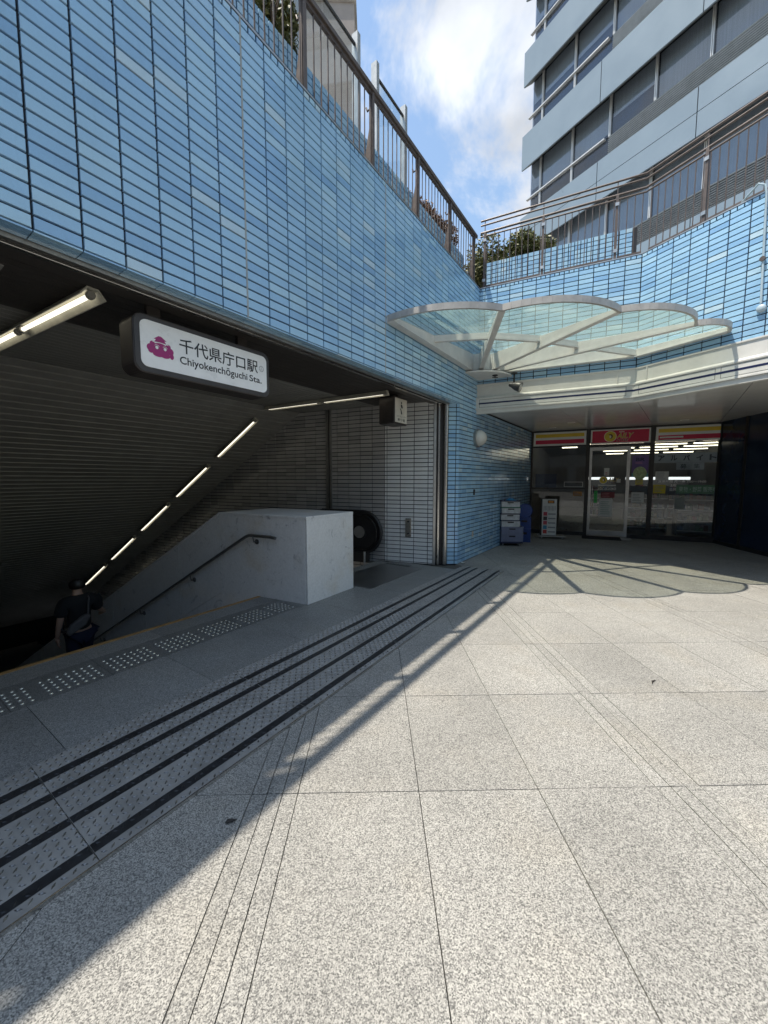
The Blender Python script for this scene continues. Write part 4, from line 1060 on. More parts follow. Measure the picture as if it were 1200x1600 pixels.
# shop room
M_SHOPW = plain('shop_wall', (0.18, 0.18, 0.175), 0.7, var=0.1); M_SHOPF = plain('shop_floor', (0.15, 0.148, 0.14), 0.3, var=0.1)
part('back_wall', M_SHOPW, (-0.6, 7.4, -12.3, -12.1, 0, 3.1)); part('left_wall', M_SHOPW, (-0.35, -0.2, -12.1, -0.1, 0, 3.1)); part('right_wall', M_SHOPW, (6.2, 6.35, -12.1, -0.1, 0, 3.1))
part('room_floor', M_SHOPF, (-0.2, 6.2, -12.1, -0.06, -0.03, 0.004)); part('room_ceiling', M_SHOPW, (-0.3, 6.3, -12.2, -0.08, 2.93, 3.0))
part('end_cheek', M_DARK, (4.74, 6.3, -0.3, -0.02, 0, 3.0))
M_TUBE2 = emit('shop_tube', (1.0, 0.93, 0.76), 2.4)
lrow = 0
for r, b in enumerate((-4.4, -5.5, -6.9, -8.6, -10.8)):
    for i, (a0, a1) in enumerate(((1.5 + 0.25 * r, 3.3), (3.45, 4.75), (4.9, 6.1))):
        t = thing('shop_light', f'{["nearest", "second", "third", "fourth", "farthest"][r]} ceiling strip light row inside the shop, {["left", "middle", "right"][i]} length', 'strip light', FF((a0 + a1) / 2, b, 2.85), 'ceiling strip lights inside the shop')
        m1 = MB(); m1.fb(FF, a0, a1, b - 0.05, b + 0.05, 2.875, 2.93); m1.build('housing', M_WHITE, t)
        m1 = MB(); m1.tube([FF(a0 + 0.02, b, 2.857), FF(a1 - 0.02, b, 2.857)], 0.017, 8); m1.build('lit_tube', M_TUBE2, t)
for a, b in ((0.15, -4.2), (0.9, -5.6)):
    t = thing('shop_light', f'short ceiling light inside the shop behind the left window, {"nearer" if b > -5 else "farther"} one', 'strip light', FF(a, b, 2.85), 'ceiling strip lights inside the shop')
    m1 = MB(); m1.fb(FF, a - 0.3, a + 0.3, b - 0.05, b + 0.05, 2.875, 2.93); m1.build('housing', M_WHITE, t)
    m1 = MB(); m1.tube([FF(a - 0.28, b, 2.857), FF(a + 0.28, b, 2.857)], 0.017, 8); m1.build('lit_tube', M_TUBE2, t)
# shelving with goods
goods = [plain('goods_%d' % i, c, 0.5, var=0.2, scale=15) for i, c in enumerate([(0.26, 0.06, 0.04), (0.24, 0.17, 0.06), (0.05, 0.09, 0.16), (0.22, 0.22, 0.20), (0.07, 0.14, 0.06), (0.13, 0.06, 0.04)])]
def shelf_unit(a0, a1, b, h, label, header=False):
    t = thing('shelf_unit', label, 'shelf', FF((a0 + a1) / 2, b, 0))
    m1 = MB(); m1.fb(FF, a0, a1, b - 0.45, b - 0.42, 0, h); m1.fb(FF, a0, a0 + 0.03, b - 0.42, b, 0, h); m1.fb(FF, a1 - 0.03, a1, b - 0.42, b, 0, h); m1.build('frame', M_SHOPW, t)
    nsh = int(h / 0.32)
    for k in range(nsh):
        z = 0.12 + k * (h - 0.2) / nsh
        m1 = MB(); m1.fb(FF, a0 + 0.03, a1 - 0.03, b - 0.42, b - 0.01, z, z + 0.02); m1.build('shelf_board', M_WHITE, t)
        a = a0 + 0.06; mbs = {}
        while a < a1 - 0.14:
            wdt = random.uniform(0.06, 0.13); gi = random.randrange(6)
            mbs.setdefault(gi, MB()).fb(FF, a, a + wdt, b - 0.34, b - 0.05, z + 0.021, z + random.uniform(0.12, 0.24)); a += wdt + 0.012
        for gi, mm in mbs.items(): tag(mm.build('goods', goods[gi], t), kind='stuff')
    if header:
        m1 = MB(); m1.fb(FF, a0, a1, b - 0.02, b + 0.06, h, h + 0.10); m1.build('lit_header', emit('lit_header', (0.9, 0.95, 1.0), 0.9), t)
shelf_unit(2.55, 3.6, -1.7, 1.35, 'low white shelf of goods behind the right shop window')
shelf_unit(3.7, 4.65, -1.2, 1.35, 'shelf of reddish goods near the right end of the shop')
shelf_unit(1.5, 2.5, -5.6, 1.55, 'lit display case at the back of the shop behind the door', True)
shelf_unit(2.9, 4.9, -5.6, 1.55, 'long lit display case at the back of the shop', True)
# posters and notices on the glass
def sheet(name, label, a0, a1, z0, z1, mat, b=-0.0185, cat='poster'):
    m = MB(); m.fb(FF, a0, a1, b, b + 0.002, z0, z1)
    return tag(m.build(name, mat, loc=FF((a0 + a1) / 2, b, z0)), label, cat)
M_PAPER = plain('paper_white', (0.62, 0.63, 0.60), 0.7, var=0.06); M_INKG = plain('notice_grey', (0.25, 0.26, 0.27), 0.7)
def lines(o, a0, a1, z0, z1, n, mat=None, b=-0.0160):
    m = MB(); h = (z1 - z0) / n
    for k in range(n):
        z = z0 + (k + 0.3) * h; m.fb(FF, a0, a0 + (a1 - a0) * random.uniform(0.6, 1.0), b, b + 0.0005, z, z + h * 0.35)
    return m.build('print_lines', mat or M_INKG, o)
def glass_text(body, a0, z0, w_, h_, mat, parent, b=-0.0145, off=0.012): return text('lettering', body, FF(a0, b, z0), FF.d, UP, w_, h_, mat, parent, 0.0, off=off)
M_LETW = plain('letter_white', (0.80, 0.80, 0.78), 0.5, var=0.03)
# door glass
o = sheet('notice', 'white notice on the shop door glass', 1.74, 2.06, 0.55, 1.02, M_PAPER); lines(o, 1.78, 2.02, 0.60, 0.98, 7, plain('green_grey_ink', (0.30, 0.40, 0.34), 0.7))
o = sheet('push_label', 'bright green push label on the shop door', 1.615, 1.69, 0.92, 1.25, plain('label_green', (0.03, 0.50, 0.10), 0.5)); lines(o, 1.635, 1.672, 0.97, 1.20, 4, plain('label_dark', (0.01, 0.14, 0.03), 0.5))
o = sheet('sticker', 'small white warning sticker high on the shop door', 1.83, 1.95, 1.66, 1.86, M_PAPER); lines(o, 1.86, 1.92, 1.68, 1.76, 2, plain('sticker_red', (0.5, 0.05, 0.05), 0.6))
o = sheet('sticker', 'small round-marked sticker right of the door logo', 2.13, 2.22, 1.47, 1.57, M_PAPER)
o = sheet('door_sign', 'thin white bar on the shop door above the branch name', 1.70, 2.12, 1.375, 1.415, M_PAPER, cat='sign')
lg = thing('door_logo', 'yellow shop logo on the door glass', 'logo', FF(1.9, 0, 1.55)); logo(1.73, 1.54, 0.20, -0.0180, lg)
glass_text('パピヨン24店', 1.70, 1.27, 0.43, 0.075, M_LETW, lg, off=0.01)
o = sheet('notice', 'dark red notice below the branch name on the door', 1.78, 2.10, 1.06, 1.22, plain('dull_red', (0.20, 0.035, 0.04), 0.6)); lines(o, 1.80, 2.06, 1.08, 1.20, 3, plain('pale_red', (0.45, 0.2, 0.2), 0.6))
# side light right of the door
m_p = plain('poster_violet', (0.16, 0.10, 0.30), 0.5, var=0.25, scale=3)
o = sheet('poster', 'violet ice cream poster on the narrow pane beside the door', 2.46, 2.82, 1.62, 2.18, m_p)
pm = MB(); pm.poly([FF(2.64 + 0.15 * math.cos(t), -0.0158, 1.72 + 0.17 * math.sin(t)) for t in [2 * math.pi * k / 24 for k in range(24)]]); pm.build('scoop_print', plain('mint_print', (0.42, 0.52, 0.28), 0.6, var=0.35, scale=20), o)
pm = MB(); pm.fb(FF, 2.46, 2.82, -0.0163, -0.0160, 1.62, 1.72); pm.build('teal_print', plain('teal_print', (0.12, 0.36, 0.40), 0.6), o)
glass_text('BR', 2.54, 2.03, 0.20, 0.09, M_NAVY, o, off=0.03); lines(o, 2.53, 2.76, 1.96, 2.02, 2, plain('poster_pink', (0.5, 0.2, 0.35), 0.6))
o = sheet('notice', 'yellow round notice on the narrow pane beside the door', 2.55, 2.72, 1.42, 1.60, plain('dull_yellow', (0.50, 0.42, 0.10), 0.6)); lines(o, 2.58, 2.69, 1.45, 1.57, 3)
o = sheet('notice', 'white paper on the narrow pane beside the door', 2.48, 2.76, 0.95, 1.22, M_PAPER); lines(o, 2.51, 2.73, 0.98, 1.19, 5)
# right window
bn = sheet('banner', 'grey job advertisement banner high inside the right shop window', 2.95, 4.30, 1.98, 2.22, plain('banner_grey', (0.42, 0.43, 0.45), 0.7), b=-0.10, cat='banner')
for i, ch in enumerate('アルバイト'): text('lettering', ch, FF(3.03 + i * 0.26, -0.0965, 2.03), FF.d, UP, 0.14, 0.14, M_INK, bn, 0.0, off=0.04)
bn2 = sheet('banner', 'short grey banner under the job advertisement banner', 3.42, 3.98, 1.80, 1.975, plain('banner_grey', (0.42, 0.43, 0.45), 0.7), b=-0.10, cat='banner')
for i, ch in enumerate('募集'): text('lettering', ch, FF(3.50 + i * 0.27, -0.0965, 1.83), FF.d, UP, 0.13, 0.12, M_INK, bn2, 0.0)
o = sheet('notice', 'white notice at the upper left of the right shop window', 2.98, 3.26, 1.55, 1.76, M_PAPER); lines(o, 3.0, 3.23, 1.57, 1.74, 6)
o = sheet('notice', 'yellow notice on the right shop window', 2.95, 3.21, 1.20, 1.42, plain('notice_yellow', (0.58, 0.48, 0.04), 0.6)); lines(o, 2.98, 3.18, 1.23, 1.40, 5)
hrs = thing('opening_hours', 'white opening hours lettering on the right shop window', 'lettering', FF(3.5, 0, 1.4))
glass_text('営業時間 月～金 7:00～19:00', 3.05, 1.475, 0.97, 0.065, M_LETW, hrs); glass_text('土曜', 3.30, 1.375, 0.13, 0.06, M_LETW, hrs); glass_text('日祝', 3.30, 1.275, 0.13, 0.06, M_LETW, hrs)
o = sheet('banner', 'green fruit and vegetable sale banner inside the right shop window', 3.44, 4.30, 1.20, 1.42, plain('banner_green', (0.10, 0.26, 0.11), 0.6, var=0.2), b=-0.08, cat='banner')
text('lettering', '果物・野菜 販売中', FF(3.50, -0.0765, 1.245), FF.d, UP, 0.75, 0.13, plain('banner_letter', (0.60, 0.72, 0.58), 0.6), o, 0.0)
o = sheet('notice', 'plain grey sheet low on the right shop window', 3.42, 3.62, 0.80, 1.10, plain('sheet_grey', (0.25, 0.28, 0.27), 0.7))
o = sheet('notice', 'small orange label on the left shop window', 1.10, 1.32, 1.10, 1.22, plain('label_orange', (0.45, 0.22, 0.06), 0.6)); lines(o, 1.12, 1.30, 1.11, 1.2, 2)
fr_ = thing('label_frame', 'thin white outlined label on the left shop window', 'sticker', FF(1.0, 0, 1.38))
m1 = MB()
for q in ((0.86, 1.33, 1.35, 1.36), (0.86, 1.33, 1.48, 1.49), (0.86, 0.87, 1.36, 1.48), (1.32, 1.33, 1.36, 1.48)): m1.fb(FF, q[0], q[1], -0.0185, -0.017, q[2], q[3])
m1.build('outline', M_LETW, fr_)
dk = sheet('backing_board', 'dark blue board behind the left shop window', 0.10, 0.66, 1.33, 1.72, plain('dark_blue_board', (0.012, 0.02, 0.06), 0.5), b=-0.06, cat='board')
# things in front of the shop
mat_o = tag(MB().fb(FF, 1.35, 2.25, 0.10, 0.62, 0.002, 0.014).build('door_mat', plain('black_mat', (0.012, 0.013, 0.015), 0.9), loc=FF(1.8, 0.4, 0)), 'black mat before the shop door', 'mat')
tp = tag(MB().fb(FF, 2.27, 2.5, 0.06, 0.45, 0.002, 0.012).build('tread_plate', M_STEELB, loc=FF(2.4, 0.2, 0)), 'small grey plate beside the black door mat', 'floor plate')
FCR = Frame((2.93, 8.80), (0.995, -0.10))
def crate(F, a0, a1, b0, b1, z0, z1, mat, label, name='crate', rim=None, group='plastic crates stacked by the shop'):
    """open-topped crate: floor, four ribbed walls, rim, hand hole"""
    t = thing(name, label, 'crate', F((a0 + a1) / 2, (b0 + b1) / 2, z0), group)
    h = z1 - z0; m = MB(); th = 0.012
    m.fb(F, a0 + th, a1 - th, b0 + th, b1 - th, z0, z0 + th); m.fb(F, a0, a1, b1 - th, b1, z0, z1 - 0.025); m.fb(F, a0, a1, b0, b0 + th, z0, z1 - 0.025); m.fb(F, a0, a0 + th, b0 + th, b1 - th, z0, z1 - 0.025); m.fb(F, a1 - th, a1, b0 + th, b1 - th, z0, z1 - 0.025)
    n = 7
    for k in range(n + 1):
        a = a0 + (a1 - a0 - 0.012) * k / n; m.fb(F, a, a + 0.012, b1, b1 + 0.008, z0 + 0.01, z1 - 0.03)
        bb = b0 + (b1 - b0 - 0.012) * k / n; m.fb(F, a1, a1 + 0.008, bb, bb + 0.012, z0 + 0.01, z1 - 0.03)
    m.build('body', mat, t)
    m = MB(); e = 0.014
    m.fb(F, a0 - e, a1 + e, b1 - 0.01, b1 + e, z1 - 0.024, z1); m.fb(F, a0 - e, a1 + e, b0 - e, b0 + 0.01, z1 - 0.024, z1); m.fb(F, a0 - e, a0 + 0.01, b0 + 0.01, b1 - 0.01, z1 - 0.024, z1); m.fb(F, a1 - 0.01, a1 + e, b0 + 0.01, b1 - 0.01, z1 - 0.024, z1)
    m.build('rim', rim or mat, t)
    m = MB(); m.fb(F, (a0 + a1) / 2 - 0.07, (a0 + a1) / 2 + 0.07, b1 + 0.008, b1 + 0.011, z1 - h * 0.42, z1 - h * 0.25); m.build('hand_hole', M_BLACK, t)
    return t
M_CLR = plain('milky_crate', (0.42, 0.45, 0.46), 0.3, var=0.25, scale=12); M_GRN = plain('green_rim', (0.015, 0.12, 0.06), 0.4); M_NVY = plain('navy_rim', (0.01, 0.015, 0.05), 0.4); M_LILAC = plain('lilac_crate', (0.15, 0.17, 0.25), 0.5, var=0.15); M_BLUEC = plain('blue_crate', (0.012, 0.05, 0.22), 0.4, var=0.15)
dol = thing('dolly', 'low wheeled dolly under the crate stack by the blue wall', 'dolly', FCR(0.24, -0.2, 0))
m1 = MB(); m1.fb(FCR, 0.0, 0.50, -0.36, 0.0, 0.075, 0.11); m1.build('deck', M_NVY, dol)
for a in (0.06, 0.44):
    for b in (-0.30, -0.06):
        m1 = MB(); m1.lathe(FCR(a - 0.012, b, 0.036), FCR.d, [(0.034, 0), (0.036, 0.004), (0.036, 0.02), (0.034, 0.024)], 12); m1.build('wheel', plain('wheel_grey', (0.2, 0.2, 0.2), 0.5), dol)
z = 0.11
spec = [(0.19, M_LILAC, M_LILAC, 'lilac crate at the bottom of the stack by the blue wall'), (0.16, M_LILAC, M_LILAC, 'lilac crate second from the bottom of the stack'), (0.155, M_CLR, M_NVY, 'milky crate with navy rim above the lilac crates'), (0.155, M_CLR, M_NVY, 'milky crate with navy rim in the middle of the stack'), (0.15, M_CLR, M_GRN, 'milky crate with green rim second from the top of the stack'), (0.15, M_CLR, M_NVY, 'topmost milky crate of the stack by the blue wall')]
for i, (h, mb_, rm, lb) in enumerate(spec):
    sh = 0.0 if i < 2 else -0.015 * (i % 2)
    a1 = 0.50 if i < 2 else 0.42
    crate(FCR, 0.0 + sh + 0.012, a1 + sh, -0.36 + 0.01 * (i % 3), -0.012, z + 0.001, z + h, mb_, lb, rim=rm); z += h
bagm = MB(); rng = random.Random(3)
bagm.lathe(FCR(0.24, -0.15, z - 0.03), (0, 0, 1), [(0.12, 0), (0.13, 0.03), (0.09, 0.06), (0.03, 0.085)], 14)
for i, v in enumerate(bagm.v): bagm.v[i] = v + V((rng.uniform(-.015, .015), rng.uniform(-.015, .015), rng.uniform(-.01, .01)))
tag(bagm.build('plastic_bag', plain('blue_film', (0.03, 0.22, 0.42), 0.3), loc=FCR(0.24, -0.15, z)), 'crumpled blue plastic bag on top of the crate stack', 'bag')
FCB = Frame((3.55, 9.42), (0.93, -0.37))
crate(FCB, 0.0, 0.30, -0.42, 0.0, 0.003, 0.34, M_BLUEC, 'blue crate standing on the floor behind the stack')
crate(FCB, 0.0, 0.30, -0.42, 0.0, 0.342, 0.62, M_BLUEC, 'blue crate second from the floor behind the stack')
bk = thing('basket', 'upright blue basket leaning on top of the blue crates', 'basket', FCB(0.15, -0.1, 0.63), None)
m1 = MB(); m1.lathe(FCB(0.16, -0.06, 0.79), FCB.n, [(0.09, 0.0), (0.15, 0.05), (0.165, 0.09), (0.15, 0.09)], 18); m1.build('bowl', M_BLUEC, bk, smooth=True)
m1 = MB(); m1.tube([FCB(0.16 + 0.165 * math.cos(2 * math.pi * k / 20), 0.03, 0.79 + 0.165 * math.sin(2 * math.pi * k / 20)) for k in range(20)], 0.011, 6, True); m1.build('rim', M_BLUEC, bk, smooth=True)
# standing menu board
FM = Frame((4.42, 10.02), (0.96, -0.28))
mbd = thing('menu_board', 'slim standing notice board with coloured pictograms beside the shop window', 'sign board', FM(0.2, -0.2, 0))
m1 = MB(); m1.fb(FM, -0.08, 0.58, -0.30, 0.10, 0.055, 0.075); m1.build('base_plate', M_STEELB, mbd, bevel=0.006)
for a in (0.0, 0.5):
    for b in (-0.24, 0.04):
        m1 = MB(); m1.lathe(FM(a - 0.01, b, 0.028), FM.d, [(0.024, 0), (0.026, 0.003), (0.026, 0.017), (0.024, 0.02)], 10); m1.build('caster', M_STEELB, mbd)
m1 = MB(); m1.fb(FM, -0.03, 0.36, -0.14, -0.02, 0.08, 1.05); m1.build('case', M_DARK, mbd)
m1 = MB(); m1.fb(FM, 0.0, 0.355, -0.02, -0.008, 0.09, 1.04); m1.build('face_panel', M_PAPER, mbd)
m1 = MB(); m1.fb(FM, 0.13, 0.29, -0.0078, -0.0068, 0.93, 1.01); hd = m1.build('header_print', M_INK, mbd)
m1 = MB(); m1.fb(FM, 0.15, 0.27, -0.0066, -0.0060, 0.945, 0.995); m1.build('orange_print', plain('orange_print', (0.55, 0.22, 0.03), 0.6), mbd)
pc = [(0.45, 0.05, 0.08), (0.05, 0.04, 0.04), (0.45, 0.07, 0.09), (0.05, 0.25, 0.40), (0.48, 0.06, 0.05)]
for k, cc in enumerate(pc):
    z = 0.60 - k * 0.118
    m1 = MB(); m1.fb(FM, 0.03, 0.125, -0.0078, -0.0068, z, z + 0.10); m1.build('pictogram', plain('pict_%d' % k, cc, 0.5), mbd)
    m1 = MB(); m1.fb(FM, 0.15, 0.33, -0.0078, -0.0068, z + 0.03, z + 0.065); m1.build('print_line', M_INKG, mbd)
m1 = MB()
for k in range(9): m1.fb(FM, 0.035 + k * 0.034, 0.048 + k * 0.034, -0.0078, -0.0068, 0.73 + 0.01 * (k % 3), 0.86)
m1.build('small_print', M_INKG, mbd)

# wall lamp and little fittings on the blue wall
wl = thing('wall_lamp', 'round frosted dome wall lamp on the blue tiles', 'wall lamp', FP(0.82, 0.03, 2.36))
m1 = MB(); m1.lathe(FP(0.82, 0.0, 2.36), FP.n, [(0.17, 0), (0.175, 0.02), (0.175, 0.05), (0.16, 0.06)], 28); m1.build('base_ring', M_STEELB, wl, smooth=True)
m1 = MB(); m1.lathe(FP(0.82, 0.05, 2.36), FP.n, [(0.155 * math.cos(a), 0.16 * math.sin(a)) for a in [R(90) * k / 8 for k in range(8)]] + [(0.004, 0.16)], 28); m1.build('dome', plain('opal_dome', (0.62, 0.61, 0.57), 0.25, var=0.1), wl, smooth=True)
ks = thing('key_switch', 'small dark key switch on the blue tiles below the wall lamp', 'switch', FP(0.74, 0.0, 1.29))
m1 = MB(); m1.fb(FP, 0.72, 0.765, 0, 0.02, 1.25, 1.36); m1.build('case', M_DARK, ks); m1 = MB(); m1.lathe(FP(0.742, 0.02, 1.33), FP.n, [(0.013, 0), (0.013, 0.008)], 10); m1.build('keyhole', M_STEEL, ks)
oc = thing('outlet_cover', 'pale outlet cover low on the blue tiles', 'outlet', FP(0.71, 0, 0.47))
m1 = MB(); m1.fb(FP, 0.68, 0.745, 0, 0.014, 0.42, 0.53); m1.build('cover', plain('putty_plate', (0.40, 0.38, 0.32), 0.5), oc, bevel=0.004)
m1 = MB(); m1.fb(FP, 0.698, 0.727, 0.0142, 0.017, 0.45, 0.50); m1.build('socket_flap', plain('putty_dark', (0.22, 0.21, 0.18), 0.5), oc)

# ================================================================== GLASS CANOPY
can = thing('canopy', 'scalloped pale green glass canopy with white steel ribs in the wall corner', 'canopy', (2.3, 7.0, 3.5))
C0 = V((c_.x, c_.y, 0)); ZB, ZR, ZH = 3.54, 3.615, 3.85
pA = FP(-2.32, 0.02, 0); pB = FR2(1.22, 0.02, 0)
J = [V((1.51, 4.70, 0)), V((2.93, 4.71, 0)), V((4.17, 5.09, 0))]
ends = [pA] + J + [pB]
def arc_pts(p, q, sag, n=14):
    ch = q - p; L = ch.length; r = (L * L / 4 + sag * sag) / (2 * sag); out = V((ch.y, -ch.x, 0)).normalized()
    if out.y > 0: out = -out
    mid = (p + q) / 2 - out * (r - sag); half = math.asin(min(1, L / 2 / r)); res = []
    e = ch.normalized()
    for k in range(n + 1):
        a = -half + 2 * half * k / n; res.append(mid + e * (r * math.sin(a)) + out * (r * math.cos(a)))
    return res
sags = [0.19, 0.25, 0.25, 0.15]
def at_z(p, z): return V((p.x, p.y, z))
HUB_R = 0.46
d_p, d_r = -FP.d, FR1.d
a_p, a_r = math.atan2(d_p.y, d_p.x), math.atan2(d_r.y, d_r.x)
def hub_pt(a, r): return C0 + V((math.cos(a), math.sin(a), 0)) * r
hub_ang = [a_p] + [math.atan2((j - C0).y, (j - C0).x) for j in J] + [a_r]
for i in range(4):
    arc = arc_pts(ends[i], ends[i + 1], sags[i]); n = len(arc)
    rim = MB(); th = 0.016
    for k in range(n - 1):
        p, q = arc[k], arc[k + 1]; nn = V((-(q - p).y, (q - p).x, 0)).normalized() * th
        rim.hexa([at_z(p - nn, ZB), at_z(q - nn, ZB), at_z(q + nn, ZB), at_z(p + nn, ZB), at_z(p - nn, ZR), at_z(q - nn, ZR), at_z(q + nn, ZR), at_z(p + nn, ZR)])
    rim.build('rim_arc', M_WEATH, can)
    gl = MB(); m_ = 5; grid = []
    for k in range(n):
        f = k / (n - 1); a = hub_ang[i] + (hub_ang[i + 1] - hub_ang[i]) * f; h0 = hub_pt(a, HUB_R - 0.03); p = arc[k]
        if i == 3: h0 = hub_pt(hub_ang[3], HUB_R - 0.03) + (FR1(0.43, 0.03, 0) - hub_pt(hub_ang[3], HUB_R - 0.03)) * f
        grid.append([at_z(h0 + (p - h0) * (j / m_), ZH - 0.005 + (ZR - 0.015 - ZH + 0.005) * (j / m_)) for j in range(m_ + 1)])
    for k in range(n - 1):
        for j in range(m_): gl.poly([grid[k][j], grid[k + 1][j], grid[k + 1][j + 1], grid[k][j + 1]])
    gl.build('glass_pane', M_CANOPY, can, smooth=True)
m1 = MB(); hA = FR1(0.43, 0.03, 0); kA = K_ + mK * 0.03
def zg(p): # glass height by distance from the hub
    r = (p - C0).length; return ZH - (ZH - ZR) * min(1, max(0, (r - HUB_R) / 2.9))
m1.add([at_z(hA, ZH - 0.008), at_z(kA, zg(kA)), at_z(pB, ZR - 0.02)], [(0, 1, 2)]); m1.build('glass_pane', M_CANOPY, can)
def rib(p, q, zb0, zt0, zb1, zt1, w_, name):
    d = (q - p).normalized(); s_ = V((-d.y, d.x, 0)) * (w_ / 2); m = MB(); fl = 0.010
    # T-shaped rib: web and lower flange
    m.hexa([at_z(p - s_, zb0), at_z(q - s_, zb1), at_z(q + s_, zb1), at_z(p + s_, zb0), at_z(p - s_, zb0 + 0.03), at_z(q - s_, zb1 + 0.03), at_z(q + s_, zb1 + 0.03), at_z(p + s_, zb0 + 0.03)])
    s2_ = s_ * 0.72
    m.hexa([at_z(p - s2_, zb0 + 0.03), at_z(q - s2_, zb1 + 0.03), at_z(q + s2_, zb1 + 0.03), at_z(p + s2_, zb0 + 0.03), at_z(p - s2_, zt0), at_z(q - s2_, zt1), at_z(q + s2_, zt1), at_z(p + s2_, zt0)])
    return m.build(name, M_WHITE, can)
for i, j in enumerate(J):
    p = hub_pt(hub_ang[i + 1], HUB_R - 0.06); rib(p, j, ZB + 0.0, ZH - 0.012, ZB + 0.004, ZR - 0.02, 0.08, 'rib')
def wall_rib(F, a0, a1, zt0, zt1, ZB=ZB):
    m = MB(); m.hexa([F(a0, 0.002, ZB), F(a1, 0.002, ZB), F(a1, 0.07, ZB), F(a0, 0.07, ZB), F(a0, 0.002, zt0), F(a1, 0.002, zt1), F(a1, 0.07, zt1), F(a0, 0.07, zt0)])
    m.hexa([F(a0, 0.002, ZB - 0.012), F(a1, 0.002, ZB - 0.012), F(a1, 0.11, ZB - 0.012), F(a0, 0.11, ZB - 0.012), F(a0, 0.002, ZB - 0.001), F(a1, 0.002, ZB - 0.001), F(a1, 0.11, ZB - 0.001), F(a0, 0.11, ZB - 0.001)])
    m.build('wall_rib', M_WHITE, can)
wall_rib(FP, -2.33, 0.42, ZR, ZH); wall_rib(FR1, 0.44, 2.56, ZH - 0.02, zg(K_), 3.56); wall_rib(FR2, 0.03, 1.23, zg(K_), ZR, 3.555)
mids = [FP(-1.15, 0.05, 0)] + [C0 + (j - C0) * f for j, f in zip(J, (0.60, 0.56, 0.56))] + [K_ + mK * 0.05]
for p, q in zip(mids[:-1], mids[1:]): rib(p, q, zg(p) - 0.11, zg(p) - 0.015, zg(q) - 0.11, zg(q) - 0.015, 0.06, 'cross_rib')
def sector(r, z0, z1, name, mat, n=14):
    pts = [C0] + [hub_pt(a_p + (a_r - a_p) * k / n, r) for k in range(n + 1)]
    m = MB(); m.prism([at_z(p, z0) for p in pts], (0, 0, z1 - z0)); return m.build(name, mat, can)
sector(HUB_R - 0.02, 3.515, ZH, 'hub_drum', M_WHITE); sector(HUB_R + 0.17, 3.475, 3.505, 'hub_plate', M_WHITE); sector(HUB_R + 0.155, 3.506, 3.5145, 'hub_gap', M_DARK)
# spotlight and sprinkler under the hub
sl = thing('spotlight', 'small black spotlight hanging under the canopy hub', 'spotlight', (2.52, 7.07, 3.47))
m1 = MB(); m1.lathe((2.52, 7.07, 3.455), (0, 0, 1), [(0.055, 0), (0.055, 0.018)], 16); m1.tube([(2.52, 7.07, 3.46), (2.52, 7.07, 3.30)], 0.016, 8); m1.build('stem', M_BLACK, sl)
aim = V((0.75, -0.55, -0.35)).normalized()
m1 = MB(); m1.lathe(V((2.53, 7.06, 3.245)) - aim * 0.10, aim, [(0.035, 0), (0.045, 0.05), (0.075, 0.12), (0.088, 0.19), (0.088, 0.215), (0.076, 0.215)], 20); m1.build('head', plain('spot_grey', (0.07, 0.07, 0.072), 0.4, 0.3), sl, smooth=True)
m1 = MB(); m1.lathe(V((2.53, 7.06, 3.245)) + aim * 0.108, aim, [(0.074, 0), (0.05, 0.014), (0.01, 0.02)], 20); m1.build('lens', plain('spot_lens', (0.42, 0.42, 0.40), 0.15), sl, smooth=True)
sk = thing('sprinkler', 'small dark fitting under the canopy hub plate', 'sprinkler', (2.22, 7.23, 3.47))
m1 = MB(); m1.lathe((2.22, 7.23, 3.452), (0, 0, 1), [(0.012, -0.02), (0.012, 0.008), (0.05, 0.010), (0.05, 0.022)], 12); m1.build('rose', M_DARK, sk)
m1 = MB(); m1.tube([(2.17, 7.23, 3.43), (2.27, 7.23, 3.43)], 0.008, 6); m1.build('deflector', M_DARK, sk)
# conduit and junction box on the upper wall
M_PIPE = plain('pale_pipe', (0.40, 0.50, 0.55), 0.4)
cd = thing('conduit', 'white conduit with round junction box on the sunlit blue tiles', 'conduit', FR2(1.52, 0.02, 3.7))
m1 = MB(); m1.tube([FR2(1.545, 0.025, 3.80), FR2(1.515, 0.025, 5.15), FR2(1.50, 0.04, 5.25), FR2(1.44, 0.05, 5.30), FR2(1.34, 0.03, 5.24), FR2(1.25, -0.03, 5.215)], 0.013, 10); m1.build('pipe', M_PIPE, cd, smooth=True)
m1 = MB(); m1.lathe(FR2(1.55, 0.0, 3.74), FR2.n, [(0.048, 0), (0.048, 0.034), (0.038, 0.044), (0.012, 0.05)], 20); m1.build('junction_box', M_PIPE, cd, smooth=True)
m1 = MB(); m1.lathe(FR2(1.53, 0.005, 4.35), FR2.n, [(0.012, 0), (0.030, 0.012), (0.030, 0.045)], 10); m1.build('pipe_clip', M_BROWN, cd)

# ================================================================== TERRACE ON TOP
terr = structure('terrace', (0, 8, 5))
m1 = MB(); m1.prism([SW(-14, 0.21, 3.26), SW(0.85, 0.21, 3.26), SW(16, 0.62, 3.26), SW(16, 30, 3.26), SW(-14, 30, 3.26)], (0, 0, 1.74)); m1.build('deck', M_CONC, terr)
kb_ = K_ + mK * -0.26
m1 = MB(); m1.prism([V((p.x, p.y, 3.06)) for p in (FR1(0.25, -0.26, 0), kb_, FR2(4.6, -0.26, 0), V((30, -4, 0)), V((40, 30, 0)), SW(16, -0.05, 0), SW(1.2, -0.05, 0))], (0, 0, 1.94)); m1.build('deck', M_CONC, terr)

